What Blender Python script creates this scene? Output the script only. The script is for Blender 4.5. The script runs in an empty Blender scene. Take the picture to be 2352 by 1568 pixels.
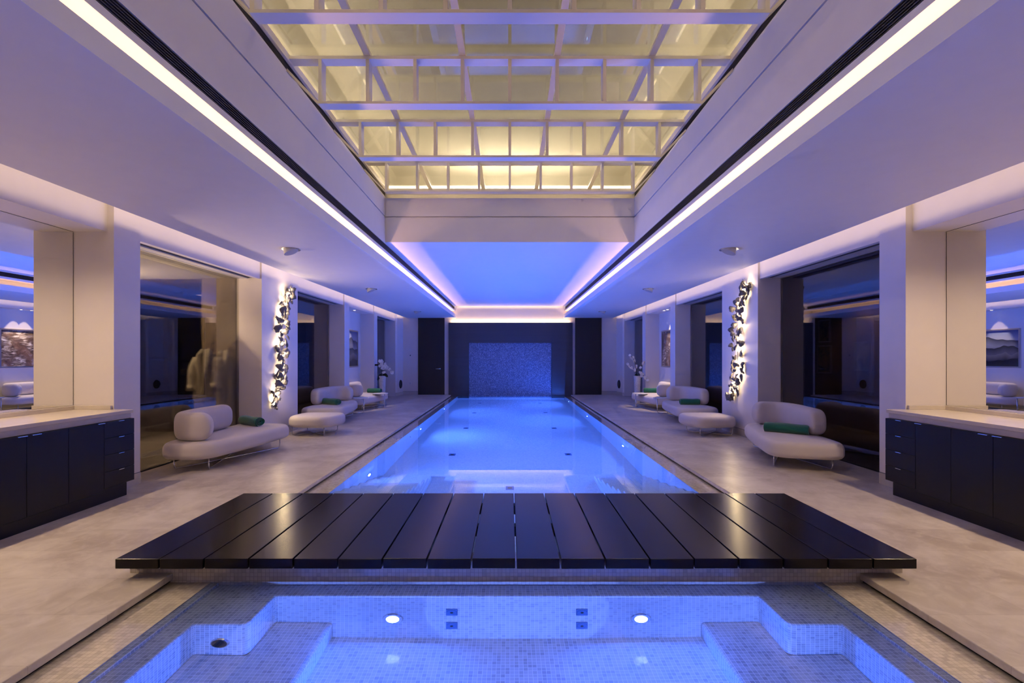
import bpy, bmesh, math, random
from mathutils import Vector, Matrix
PI = math.pi
sc = bpy.context.scene
col = sc.collection
R = random.Random(7)

# ------------------------------------------------------------------ materials
def new_mat(name):
    m = bpy.data.materials.new(name); m.use_nodes = True
    nt = m.node_tree
    for n in list(nt.nodes): nt.nodes.remove(n)
    out = nt.nodes.new('ShaderNodeOutputMaterial')
    return m, nt, out

def lk(nt, a, b): nt.links.new(a, b)

def mth(nt, op, a, b=None, c=None):
    n = nt.nodes.new('ShaderNodeMath'); n.operation = op
    for i, v in enumerate((a, b, c)):
        if v is None: continue
        if isinstance(v, (int, float)): n.inputs[i].default_value = v
        else: lk(nt, v, n.inputs[i])
    return n.outputs[0]

def mixc(nt, fac, a, b):
    n = nt.nodes.new('ShaderNodeMix'); n.data_type = 'RGBA'
    for sock, v in ((n.inputs[0], fac), (n.inputs[6], a), (n.inputs[7], b)):
        if isinstance(v, (int, float)): sock.default_value = v
        elif isinstance(v, tuple): sock.default_value = (*v, 1)
        else: lk(nt, v, sock)
    return n.outputs[2]

def noise(nt, vec, scale, detail=3, rough=.5, dist=0.):
    n = nt.nodes.new('ShaderNodeTexNoise')
    n.inputs['Scale'].default_value = scale; n.inputs['Detail'].default_value = detail
    n.inputs['Roughness'].default_value = rough; n.inputs['Distortion'].default_value = dist
    if vec is not None: lk(nt, vec, n.inputs['Vector'])
    return n.outputs['Fac']

def ramp(nt, fac, stops):
    n = nt.nodes.new('ShaderNodeValToRGB')
    e = n.color_ramp.elements
    while len(e) < len(stops): e.new(.5)
    for el, (p, c) in zip(e, stops): el.position = p; el.color = (*c, 1)
    lk(nt, fac, n.inputs[0]); return n.outputs[0]

def bump(nt, h, strength, dist=.01):
    n = nt.nodes.new('ShaderNodeBump'); n.inputs['Strength'].default_value = strength
    n.inputs['Distance'].default_value = dist; lk(nt, h, n.inputs['Height']); return n.outputs[0]

def prin(nt, out, color, rough=.5, metal=0., spec=.5, normal=None, coat=0., coat_rough=.05, sheen=0.):
    b = nt.nodes.new('ShaderNodeBsdfPrincipled')
    if isinstance(color, tuple): b.inputs['Base Color'].default_value = (*color, 1)
    else: lk(nt, color, b.inputs['Base Color'])
    if isinstance(rough, (int, float)): b.inputs['Roughness'].default_value = rough
    else: lk(nt, rough, b.inputs['Roughness'])
    b.inputs['Metallic'].default_value = metal
    b.inputs['Specular IOR Level'].default_value = spec
    b.inputs['Coat Weight'].default_value = coat; b.inputs['Coat Roughness'].default_value = coat_rough
    b.inputs['Sheen Weight'].default_value = sheen
    if normal is not None: lk(nt, normal, b.inputs['Normal'])
    lk(nt, b.outputs[0], out.inputs[0]); return b

def geo(nt): return nt.nodes.new('ShaderNodeNewGeometry')
def objco(nt): return nt.nodes.new('ShaderNodeTexCoord').outputs['Object']

def paint(name, c, rough=.6, var=.03, spec=.3):
    m, nt, out = new_mat(name)
    n = noise(nt, objco(nt), 6, 4)
    a = tuple(v*(1-var) for v in c); b = tuple(min(1, v*(1+var)) for v in c)
    prin(nt, out, mixc(nt, n, a, b), rough, spec=spec, normal=bump(nt, noise(nt, objco(nt), 180, 2), .03, .002))
    return m

def metal(name, c, rough=.2):
    m, nt, out = new_mat(name)
    prin(nt, out, c, mth(nt, 'ADD', mth(nt, 'MULTIPLY', noise(nt, objco(nt), 30, 2), .08), rough), 1.)
    return m

def emit(name, c, s):
    m, nt, out = new_mat(name)
    e = nt.nodes.new('ShaderNodeEmission'); e.inputs[0].default_value = (*c, 1); e.inputs[1].default_value = s
    lk(nt, e.outputs[0], out.inputs[0]); m.cycles.emission_sampling = 'NONE'; return m

def fabric(name, c, var=.06, weave=420, st=.12, sheen=.2):
    m, nt, out = new_mat(name)
    oc = objco(nt)
    n = noise(nt, oc, weave, 2)
    cc = mixc(nt, noise(nt, oc, 5, 3), tuple(v*(1-var) for v in c), tuple(min(1, v*(1+var)) for v in c))
    prin(nt, out, cc, .85, spec=.2, sheen=sheen, normal=bump(nt, n, st, .003)); return m

def tile_mat(name, base, dark, grout, pitch, rough=.12, w=.1, spec=.5, offs=(.003, .005, .007), coat=0.):
    """small square mosaic laid on every face of the basin (world aligned)"""
    m, nt, out = new_mat(name)
    g = geo(nt)
    sp = nt.nodes.new('ShaderNodeSeparateXYZ'); lk(nt, g.outputs['Position'], sp.inputs[0])
    sn = nt.nodes.new('ShaderNodeSeparateXYZ'); lk(nt, g.outputs['True Normal'], sn.inputs[0])
    total = None; ids = []
    for i in range(3):
        t = mth(nt, 'ADD', mth(nt, 'DIVIDE', sp.outputs[i], pitch), offs[i])
        f = mth(nt, 'FRACT', t)
        d = mth(nt, 'ABSOLUTE', mth(nt, 'SUBTRACT', f, .5))
        line = mth(nt, 'GREATER_THAN', d, .5 - w/2)
        on = mth(nt, 'LESS_THAN', mth(nt, 'ABSOLUTE', sn.outputs[i]), .6)
        line = mth(nt, 'MULTIPLY', line, on)
        total = line if total is None else mth(nt, 'MAXIMUM', total, line)
        ids.append(mth(nt, 'MULTIPLY', mth(nt, 'FLOOR', t), on))
    cx = nt.nodes.new('ShaderNodeCombineXYZ')
    for i in range(3): lk(nt, ids[i], cx.inputs[i])
    wn = nt.nodes.new('ShaderNodeTexWhiteNoise'); wn.noise_dimensions = '3D'; lk(nt, cx.outputs[0], wn.inputs['Vector'])
    v = mth(nt, 'POWER', wn.outputs['Value'], 2.2)
    c = mixc(nt, v, base, dark)
    c = mixc(nt, total, c, grout)
    rg = mth(nt, 'ADD', mth(nt, 'MULTIPLY', total, .5), rough)
    # each tile is tipped a hair so that glints break up
    nrm = nt.nodes.new('ShaderNodeVectorMath'); nrm.operation = 'SUBTRACT'
    lk(nt, wn.outputs['Color'], nrm.inputs[0]); nrm.inputs[1].default_value = (.5, .5, .5)
    sc_ = nt.nodes.new('ShaderNodeVectorMath'); sc_.operation = 'SCALE'; lk(nt, nrm.outputs[0], sc_.inputs[0]); sc_.inputs['Scale'].default_value = .035
    ad = nt.nodes.new('ShaderNodeVectorMath'); ad.operation = 'ADD'; lk(nt, sc_.outputs[0], ad.inputs[0]); lk(nt, g.outputs['Normal'], ad.inputs[1])
    no = nt.nodes.new('ShaderNodeVectorMath'); no.operation = 'NORMALIZE'; lk(nt, ad.outputs[0], no.inputs[0])
    prin(nt, out, c, rg, spec=spec, normal=no.outputs[0], coat=coat, coat_rough=.02)
    return m

def stone_floor(name):
    m, nt, out = new_mat(name)
    g = geo(nt)
    br = nt.nodes.new('ShaderNodeTexBrick')
    mp = nt.nodes.new('ShaderNodeMapping'); lk(nt, g.outputs['Position'], mp.inputs[0]); mp.inputs['Location'].default_value = (.27, -.02, 0)
    lk(nt, mp.outputs[0], br.inputs['Vector'])
    br.inputs['Scale'].default_value = 1.; br.inputs['Brick Width'].default_value = .92; br.inputs['Row Height'].default_value = .45
    br.inputs['Mortar Size'].default_value = .0016; br.inputs['Mortar Smooth'].default_value = .1; br.inputs['Bias'].default_value = 0.
    br.inputs['Color1'].default_value = (.53, .47, .425, 1); br.inputs['Color2'].default_value = (.69, .63, .575, 1); br.inputs['Mortar'].default_value = (.46, .40, .36, 1)
    br.offset = .5
    n1 = noise(nt, g.outputs['Position'], 1.7, 8, .62, .6)
    n2 = noise(nt, g.outputs['Position'], 7, 6, .6, 1.2)
    c = mixc(nt, ramp(nt, n1, [(.38, (0, 0, 0)), (.66, (.8, .8, .8))]), br.outputs[0], (.40, .335, .295))
    c = mixc(nt, ramp(nt, n2, [(.44, (0, 0, 0)), (.72, (.5, .5, .5))]), c, (.76, .70, .65))
    rg = mth(nt, 'ADD', mth(nt, 'MULTIPLY', n2, .22), .24)
    prin(nt, out, c, rg, spec=.45, normal=bump(nt, n2, .04, .004)); return m

def stone(name, c, rough=.3):
    m, nt, out = new_mat(name)
    n = noise(nt, objco(nt), 4, 8, .6, .8)
    prin(nt, out, mixc(nt, n, tuple(v*.85 for v in c), tuple(min(1, v*1.12) for v in c)), rough, spec=.5); return m

def wood(name, a, b, rough=.32, axis='Y', scale=1., coat=0., spec=.5, rv=.12, bs=.012):
    m, nt, out = new_mat(name)
    mp = nt.nodes.new('ShaderNodeMapping'); lk(nt, objco(nt), mp.inputs[0])
    s = {'Y': (28, 1.2, 28), 'Z': (28, 28, 1.2), 'X': (1.2, 28, 28)}[axis]
    mp.inputs['Scale'].default_value = tuple(v*scale for v in s)
    n = noise(nt, mp.outputs[0], 1.6, 6, .6, .4)
    rg = mth(nt, 'ADD', mth(nt, 'MULTIPLY', n, rv), rough-rv*.5)
    prin(nt, out, mixc(nt, n, a, b), rg, spec=spec, coat=coat, normal=bump(nt, n, bs, .002) if bs else None); return m

def glass_pane(name, tint=(.9, .9, .9), gain=1.0, ior=1.5):
    m, nt, out = new_mat(name)
    t = nt.nodes.new('ShaderNodeBsdfTransparent'); t.inputs[0].default_value = (*tint, 1)
    gl = nt.nodes.new('ShaderNodeBsdfGlossy'); gl.inputs['Roughness'].default_value = 0.
    gl.inputs[0].default_value = (.95, .95, .95, 1)
    f = nt.nodes.new('ShaderNodeFresnel'); f.inputs[0].default_value = ior
    mx = nt.nodes.new('ShaderNodeMixShader')
    lk(nt, mth(nt, 'MINIMUM', mth(nt, 'MULTIPLY', f.outputs[0], gain), .95), mx.inputs[0])
    lk(nt, t.outputs[0], mx.inputs[1]); lk(nt, gl.outputs[0], mx.inputs[2]); lk(nt, mx.outputs[0], out.inputs[0]); return m

def water_mat(name, tint):
    m, nt, out = new_mat(name)
    g = nt.nodes.new('ShaderNodeBsdfGlass'); g.inputs['IOR'].default_value = 1.333; g.inputs['Roughness'].default_value = 0.
    g.inputs[0].default_value = (*tint, 1)
    lk(nt, g.outputs[0], out.inputs[0]); return m

def mirror_mat(name):
    m, nt, out = new_mat(name)
    g = nt.nodes.new('ShaderNodeBsdfGlossy'); g.inputs['Roughness'].default_value = 0.; g.inputs[0].default_value = (.9, .9, .88, 1)
    lk(nt, g.outputs[0], out.inputs[0]); return m

def dune_art(name):
    m, nt, out = new_mat(name)
    oc = objco(nt)
    s = nt.nodes.new('ShaderNodeSeparateXYZ'); lk(nt, oc, s.inputs[0])
    y, z = s.outputs[1], s.outputs[2]
    c = ramp(nt, mth(nt, 'ADD', mth(nt, 'MULTIPLY', z, .95), .5), [(0., (.02, .025, .05)), (.55, (.16, .19, .30)), (.74, (.34, .37, .50)), (1., (.04, .08, .28))])
    for k, (h, amp, fr, ca, cb) in enumerate(((.26, .30, 1.1, (.025, .03, .06), (.20, .22, .32)), (.0, .28, 1.4, (.012, .014, .03), (.10, .11, .17)),
                                          (-.15, .30, 1.7, (.16, .16, .20), (.02, .022, .04)), (-.33, .26, 1.3, (.006, .007, .015), (.03, .035, .05)))):
        cx = nt.nodes.new('ShaderNodeCombineXYZ'); lk(nt, y, cx.inputs[0]); cx.inputs[1].default_value = 3.7*k + 1.3
        hh = mth(nt, 'ADD', mth(nt, 'MULTIPLY', mth(nt, 'SUBTRACT', noise(nt, cx.outputs[0], fr, 2), .5), amp*2), h)
        below = mth(nt, 'LESS_THAN', z, hh)
        depth = mth(nt, 'MINIMUM', mth(nt, 'MULTIPLY', mth(nt, 'SUBTRACT', hh, z), 4.5), 1.)
        c = mixc(nt, below, c, mixc(nt, depth, ca, cb))
    prin(nt, out, c, .35); return m

def torrent_art(name):
    m, nt, out = new_mat(name)
    oc = objco(nt)
    w = noise(nt, oc, 2.2, 2, .5, 0.)
    mp = nt.nodes.new('ShaderNodeMapping'); lk(nt, oc, mp.inputs[0]); mp.inputs['Rotation'].default_value = (.7, 0, 0); mp.inputs['Scale'].default_value = (1, 1.3, 6)
    st = noise(nt, mp.outputs[0], 2.1, 7, .65, 1.6)
    c = ramp(nt, st, [(.3, (.02, .018, .022)), (.47, (.16, .11, .10)), (.56, (.55, .48, .44)), (.66, (.9, .86, .82))])
    c2 = ramp(nt, noise(nt, oc, 3.4, 5, .6, .4), [(.35, (.03, .02, .02)), (.6, (.22, .13, .10)), (.75, (.5, .52, .62))])
    c = mixc(nt, ramp(nt, w, [(.42, (0, 0, 0)), (.56, (1, 1, 1))]), c, c2)
    prin(nt, out, c, .35); return m

def poster_mat(name, bg, fg, seed):
    m, nt, out = new_mat(name)
    mp = nt.nodes.new('ShaderNodeMapping'); lk(nt, objco(nt), mp.inputs[0]); mp.inputs['Location'].default_value = (seed, seed*2, seed*3)
    v = nt.nodes.new('ShaderNodeTexVoronoi'); lk(nt, mp.outputs[0], v.inputs['Vector']); v.inputs['Scale'].default_value = 6
    f = mth(nt, 'GREATER_THAN', noise(nt, mp.outputs[0], 5, 2, .5, 1.5), .53)
    prin(nt, out, mixc(nt, f, bg, fg), .5); return m

M = dict(
    white=paint('white_plaster', (.80, .745, .73)),
    ceil=paint('ceiling_paint', (.80, .76, .76)),
    cream=paint('cream_plaster', (.78, .72, .63)),
    tan=paint('tan_panel', (.38, .295, .20)),
    umber=paint('umber_paint', (.27, .18, .145)),
    dark=paint('charcoal_paint', (.07, .06, .06)),
    gap=paint('shadow_gap', (.01, .01, .011), .7, 0),
    track=paint('curtain_track_enamel', (.13, .13, .17), .35),
    soft=paint('soffit_enamel', (.62, .60, .62), .4),
    floor=stone_floor('limestone_floor'),
    stone=stone('limestone_worktop', (.68, .61, .53), .22),
    skirting=stone('limestone_skirting', (.60, .55, .50), .3),
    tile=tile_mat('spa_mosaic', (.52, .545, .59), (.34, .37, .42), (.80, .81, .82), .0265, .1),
    gutter=tile_mat('gutter_mosaic', (.66, .60, .53), (.50, .45, .40), (.36, .31, .27), .0265, .12, coat=.9, spec=.6),
    pooltile=tile_mat('pool_mosaic', (.74, .74, .72), (.60, .62, .64), (.46, .47, .48), .0265, .15),
    mosaic=tile_mat('dark_feature_mosaic', (.10, .13, .22), (.30, .36, .50), (.05, .06, .09), .022, .25, w=.14),
    water=water_mat('clear_water', (.80, .91, 1.)), spawater=water_mat('spa_clear_water', (.76, .83, 1.)),
    plank=wood('wenge_plank', (.008, .0065, .007), (.0115, .0085, .009), .20, 'Y', .5, spec=.2, rv=.05, bs=0),
    cab=wood('black_oak_veneer', (.006, .006, .009), (.011, .010, .014), .38, 'Z', .7, spec=.28),
    door=wood('black_door_veneer', (.012, .010, .012), (.022, .018, .019), .5, 'X', .6),
    slate=wood('slate_panel', (.022, .024, .034), (.042, .045, .06), .42, 'X', .25),
    steel=metal('brushed_steel', (.72, .70, .70), .18),
    chrome=metal('chrome', (.80, .80, .82), .06),
    bronze=metal('dark_metal', (.05, .05, .06), .35),
    frame=metal('silver_frame', (.62, .58, .56), .28),
    uphol=fabric('white_upholstery', (.70, .635, .63)),
    towel=fabric('green_terry', (.012, .135, .090), .25, 260, .6, .5),
    robe=fabric('ivory_cotton', (.92, .84, .70), .08, 300, .2),
    lacquer=paint('white_lacquer', (.80, .77, .76), .25, .01, .5),
    truss=paint('truss_enamel', (.78, .73, .71), .4, .01, .4),
    lantern=paint('lantern_plaster', (.80, .73, .58)),
    glass=glass_pane('window_glass', (.90, .885, .87), 1.5),
    roofglass=glass_pane('roof_glass', (.95, .96, .93), 1.),
    mirror=mirror_mat('mirror_silver'),
    black=paint('black_rubber', (.012, .012, .013), .5, 0),
    grille=paint('grille_black', (.02, .02, .028), .5, 0),
    slat=paint('grille_slat', (.10, .095, .12), .4, 0),
    petal=None, leaf=paint('dark_leaf', (.02, .03, .018), .4, .3), stem=paint('plant_stem', (.06, .05, .03), .6),
    flower=fabric('orchid_petal', (.88, .84, .82), .05, 60, .05),
    plastic=paint('white_plastic', (.78, .76, .76), .35, 0, .5),
    jet=paint('blue_grey_jet', (.05, .11, .26), .3, 0),
    led=emit('led_line', (1., .80, .52), 9.), lens=emit('lamp_lens', (.55, .70, 1.), 14.), spot=emit('downlight_lens', (1., .80, .58), 9.),
    bulb=emit('warm_bulb', (1., .78, .45), 14.),
    dune=dune_art('dune_landscape'), torrent=torrent_art('torrent_print'),
)
def petal_mat():
    m, nt, out = new_mat('crinkled_pewter')
    oc = objco(nt)
    n = noise(nt, oc, 38, 6, .65, 1.)
    prin(nt, out, mixc(nt, n, (.085, .08, .095), (.24, .22, .235)), .45, .35, normal=bump(nt, n, .8, .012)); return m
M['petal'] = petal_mat()
def vase_mat():
    m, nt, out = new_mat('shell_mosaic')
    v = nt.nodes.new('ShaderNodeTexVoronoi'); lk(nt, objco(nt), v.inputs['Vector']); v.inputs['Scale'].default_value = 42
    c = mixc(nt, mth(nt, 'LESS_THAN', v.outputs['Distance'], .22), (.74, .70, .68), (.16, .13, .13))
    prin(nt, out, c, .12, spec=.7); return m
M['vase'] = vase_mat()

# ------------------------------------------------------------------ mesh helpers
def nb(): return bmesh.new()

def box(bm, x0, x1, y0, y1, z0, z1, mi=0):
    x0, x1 = sorted((x0, x1)); y0, y1 = sorted((y0, y1)); z0, z1 = sorted((z0, z1))
    v = [bm.verts.new(p) for p in ((x0, y0, z0), (x1, y0, z0), (x1, y1, z0), (x0, y1, z0), (x0, y0, z1), (x1, y0, z1), (x1, y1, z1), (x0, y1, z1))]
    for f in ((0, 3, 2, 1), (4, 5, 6, 7), (0, 1, 5, 4), (1, 2, 6, 5), (2, 3, 7, 6), (3, 0, 4, 7)):
        bm.faces.new([v[i] for i in f]).material_index = mi
    return bm

def prism(bm, pts, z0, z1, mi=0):
    """polygon in plan, extruded upward"""
    a = sum(pts[i][0]*pts[(i+1) % len(pts)][1] - pts[(i+1) % len(pts)][0]*pts[i][1] for i in range(len(pts)))
    if a < 0: pts = pts[::-1]
    lo = [bm.verts.new((x, y, z0)) for x, y in pts]; hi = [bm.verts.new((x, y, z1)) for x, y in pts]
    n = len(pts)
    for i in range(n):
        bm.faces.new((lo[i], lo[(i+1) % n], hi[(i+1) % n], hi[i])).material_index = mi
    bm.faces.new(lo[::-1]).material_index = mi; bm.faces.new(hi).material_index = mi
    return bm

def frame_of(d):
    d = d.normalized(); a = Vector((0, 0, 1)) if abs(d.z) < .9 else Vector((1, 0, 0))
    u = d.cross(a).normalized(); return u, d.cross(u).normalized()

def tube(bm, pts, r, n=8, cap=True):
    pts = [Vector(p) for p in pts]; rings = []
    rr = r if isinstance(r, (list, tuple)) else [r]*len(pts)
    u = None
    for i, p in enumerate(pts):
        d = (pts[min(i+1, len(pts)-1)] - pts[max(i-1, 0)])
        if d.length < 1e-7: d = Vector((0, 0, 1))
        d.normalize()
        if u is None: u, w = frame_of(d)
        else:
            u = (u - d*u.dot(d)).normalized()
        w = d.cross(u)
        rings.append([bm.verts.new(p + (u*math.cos(2*PI*k/n) + w*math.sin(2*PI*k/n))*rr[i]) for k in range(n)])
    for a, b in zip(rings, rings[1:]):
        for k in range(n): bm.faces.new((a[k], a[(k+1) % n], b[(k+1) % n], b[k]))
    if cap: bm.faces.new(rings[0][::-1]); bm.faces.new(rings[-1])
    return bm

def lathe(bm, prof, n=28, c=(0, 0, 0), cap=True):
    rings = [[bm.verts.new((c[0]+r*math.cos(2*PI*k/n), c[1]+r*math.sin(2*PI*k/n), c[2]+z)) for k in range(n)] for r, z in prof]
    for a, b in zip(rings, rings[1:]):
        for k in range(n): bm.faces.new((a[k], a[(k+1) % n], b[(k+1) % n], b[k]))
    if cap: bm.faces.new(rings[0][::-1]); bm.faces.new(rings[-1])
    return bm

def chaikin(pts, it=3, closed=True):
    for _ in range(it):
        q = []
        n = len(pts)
        for i in range(n if closed else n-1):
            a, b = Vector(pts[i]), Vector(pts[(i+1) % n])
            q += [a*.75+b*.25, a*.25+b*.75]
        if not closed: q = [Vector(pts[0])] + q + [Vector(pts[-1])]
        pts = q
    return [Vector(p) for p in pts]

def round_poly(pts, r, seg=7):
    out = []; n = len(pts)
    for i in range(n):
        p = Vector(pts[i]); a = (Vector(pts[i-1])-p); b = (Vector(pts[(i+1) % n])-p)
        rr = min(r, a.length*.48, b.length*.48)
        a.normalize(); b.normalize()
        s, e = p+a*rr, p+b*rr
        for k in range(seg+1):
            t = k/seg; out.append(s*(1-t)**2 + p*2*t*(1-t) + e*t*t)
    return out

def resample(pts, step):
    out = []; n = len(pts)
    for i in range(n):
        a, b = pts[i], pts[(i+1) % n]; L = (b-a).length
        k = max(1, int(L/step))
        for j in range(k): out.append(a+(b-a)*j/k)
    return out

def cushion(bm, outline, z0, z1, rh, rv, crown=.0, seg=6):
    """upholstered slab: closed plan outline, rolled top and bottom edges"""
    pts = [Vector((p[0], p[1])) for p in outline]
    a = sum(pts[i].x*pts[(i+1) % len(pts)].y - pts[(i+1) % len(pts)].x*pts[i].y for i in range(len(pts)))
    if a < 0: pts = pts[::-1]
    n = len(pts); nor = []
    for i in range(n):
        d = pts[(i+1) % n]-pts[i-1]; nor.append(Vector((-d.y, d.x)).normalized())
    rings = []
    prof = [(rh*(1-math.sin(t*PI/2/seg)), z0 + rv*.8*(1-math.cos(t*PI/2/seg))) for t in range(seg+1)]
    prof += [(rh*(1-math.cos(t*PI/2/seg)), z1 - rv*(1-math.sin(t*PI/2/seg))) for t in range(seg+1)]
    for ins, z in prof:
        rings.append([bm.verts.new((pts[i].x+nor[i].x*ins, pts[i].y+nor[i].y*ins, z)) for i in range(n)])
    for A, B in zip(rings, rings[1:]):
        for k in range(n): bm.faces.new((A[k], A[(k+1) % n], B[(k+1) % n], B[k]))
    bm.faces.new(rings[0][::-1])
    top = rings[-1]
    cen = sum((v.co for v in top), Vector())/n
    if crown > 0:
        for s, h in ((.8, .6), (.5, .9), (.2, 1.)):
            r2 = [bm.verts.new((cen.x+(v.co.x-cen.x)*s, cen.y+(v.co.y-cen.y)*s, z1+crown*h)) for v in rings[-1]]
            for k in range(n): bm.faces.new((top[k], top[(k+1) % n], r2[(k+1) % n], r2[k]))
            top = r2
    bm.faces.new(top)
    return bm

def capsule_outline(path, half, seg=10):
    p = [Vector(q) for q in path]; L = []; Rr = []
    for i, q in enumerate(p):
        d = (p[min(i+1, len(p)-1)]-p[max(i-1, 0)]).normalized(); n = Vector((-d.y, d.x))
        L.append(q+n*half); Rr.append(q-n*half)
    d1 = (p[-1]-p[-2]).normalized(); d0 = (p[0]-p[1]).normalized()
    cap1 = [p[-1] + d1*half*math.sin(t)*.8 + Vector((-d1.y, d1.x))*half*math.cos(t) for t in [PI*k/seg for k in range(1, seg)]]
    cap0 = [p[0] + d0*half*math.sin(t)*.8 + Vector((-d0.y, d0.x))*half*math.cos(t) for t in [PI*k/seg for k in range(1, seg)]]
    return L + cap1 + Rr[::-1] + cap0

def bolster(bm, path, half, z0, z1, endlen=.17, n=36):
    """padded backrest: superellipse section swept along a plan curve, rounded ends"""
    p = [Vector(q) for q in path]
    # even resample
    d = [0.]
    for a, b in zip(p, p[1:]): d.append(d[-1]+(b-a).length)
    T = d[-1]
    def at(t):
        t = min(max(t, 0), T)
        for i in range(len(p)-1):
            if t <= d[i+1] or i == len(p)-2:
                k = (t-d[i])/max(1e-6, d[i+1]-d[i]); return p[i].lerp(p[i+1], k)
    st = [endlen*(1-math.cos(PI/2*k/12)) for k in range(13)]
    mid = [endlen + (T-2*endlen)*k/30 for k in range(1, 30)]
    tl = st + mid + [T-q for q in st[::-1]]
    zc = (z0+z1)/2; hz = (z1-z0)/2; rings = []
    for t in tl:
        e = min(t, T-t)
        u = 1 if e >= endlen else max(0, 1-(1-e/endlen)**2.6)**(1/2.6)
        u = max(u, .02)
        c = at(t); tg = (at(t+.03)-at(t-.03)).normalized(); nn = Vector((-tg.y, tg.x))
        ring = []
        for k in range(n):
            a = 2*PI*k/n; ca, sa = math.cos(a), math.sin(a); pw = 2/2.9
            x = math.copysign(abs(ca)**pw, ca)*half*(.35+.65*u if u < 1 else 1); z = math.copysign(abs(sa)**(2/3.4), sa)*hz*u
            if u < .06: x *= .3
            ring.append(bm.verts.new((c.x+nn.x*x, c.y+nn.y*x, zc+z - (1-u)*hz*.10)))
        rings.append(ring)
    for A, B in zip(rings, rings[1:]):
        for k in range(n): bm.faces.new((A[k], A[(k+1) % n], B[(k+1) % n], B[k]))
    bm.faces.new(rings[0][::-1]); bm.faces.new(rings[-1])
    return bm

def obj(name, bm, mat, parent=None, smooth=False, bevel=0, loc=None, seg=2, recalc=True):
    if recalc: bmesh.ops.recalc_face_normals(bm, faces=bm.faces[:])
    me = bpy.data.meshes.new(name); bm.to_mesh(me); bm.free()
    for m in (mat if isinstance(mat, (list, tuple)) else [mat]): me.materials.append(m)
    if smooth:
        for p in me.polygons: p.use_smooth = True
    o = bpy.data.objects.new(name, me); col.objects.link(o)
    if parent is not None: o.parent = parent
    if loc is not None: o.location = loc
    if bevel:
        b = o.modifiers.new('bevel', 'BEVEL'); b.width = bevel; b.segments = seg; b.limit_method = 'ANGLE'; b.angle_limit = .6
    return o

def tag(o, label=None, cat=None, group=None, kind=None):
    if label: o['label'] = label
    if cat: o['category'] = cat
    if group: o['group'] = group
    if kind: o['kind'] = kind
    return o

def thing(name, loc, label, cat, group=None, rz=0.):
    o = bpy.data.objects.new(name, None); col.objects.link(o); o.empty_display_size = .1
    o.location = loc; o.rotation_euler = (0, 0, rz)
    return tag(o, label, cat, group)

def struct(name, bm, mat, parent=None, **k):
    o = obj(name, bm, mat, parent, **k)
    if parent is None: o['kind'] = 'structure'
    return o

def copy_tree(o, parent=None):
    c = o.copy(); col.objects.link(c)
    if parent is not None: c.parent = parent
    for ch in list(o.children): copy_tree(ch, c)
    return c

# ------------------------------------------------------------------ lights
WARM = (1., .69, .42); WARM2 = (1., .76, .52); BLUE = (.06, .17, 1.); SPAB = (.04, .155, 1.)
def area(name, loc, d, sx, sy, power, color, long_axis=(0, 1, 0), shape='RECTANGLE', spread=180., mis=True):
    L = bpy.data.lights.new(name, 'AREA'); L.shape = shape; L.size = sx; L.size_y = sy
    L.energy = power; L.color = color; L.spread = math.radians(spread); L.cycles.use_multiple_importance_sampling = mis
    o = bpy.data.objects.new(name, L); col.objects.link(o)
    z = -Vector(d).normalized(); y = Vector(long_axis); y = (y - z*y.dot(z)).normalized(); x = y.cross(z)
    m = Matrix((x, y, z)).transposed().to_4x4(); m.translation = Vector(loc); o.matrix_world = m
    return o
def spot(name, loc, target, power, color, ang=70, blend=.6, rad=.03):
    L = bpy.data.lights.new(name, 'SPOT'); L.energy = power; L.color = color; L.spot_size = math.radians(ang); L.spot_blend = blend; L.shadow_soft_size = rad
    o = bpy.data.objects.new(name, L); col.objects.link(o); o.location = loc
    o.rotation_euler = (Vector(target)-Vector(loc)).to_track_quat('-Z', 'Y').to_euler(); return o
def point(name, loc, power, color, rad=.02):
    L = bpy.data.lights.new(name, 'POINT'); L.energy = power; L.color = color; L.shadow_soft_size = rad
    o = bpy.data.objects.new(name, L); col.objects.link(o); o.location = loc; return o

# ------------------------------------------------------------------ dimensions
YE = 18.75; YB = -1.5
ZC = 2.97            # side ceilings
AX = .045            # pool axis
def px(s): return AX + s
P1 = (5.20, 5.57); W1 = (5.57, 8.30); P2 = (8.30, 9.70); W2 = (9.70, 12.45); P3 = (12.45, 12.83); NI = (12.83, 15.17); P4 = (15.17, 15.53); W3 = (15.53, 18.02)
SIDES = (('left', -1), ('right', 1))

# ------------------------------------------------------------------ floor, pool and spa
CO = 2.31            # edge of the deck from the pool axis
bm = nb()
box(bm, -7.6, px(-CO), YB, YE, -.045, 0); box(bm, px(CO), 7.6, YB, YE, -.045, 0); box(bm, px(-CO), px(CO), YB, .35, -.045, 0)
struct('floor', bm, M['floor'], bevel=.006)
bm = nb()
for s in (-1, 1):
    box(bm, px(s*2.335), px(s*2.40), .3, YE, -.12, -.045)
struct('trim_1', bm, M['gap'])

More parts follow.
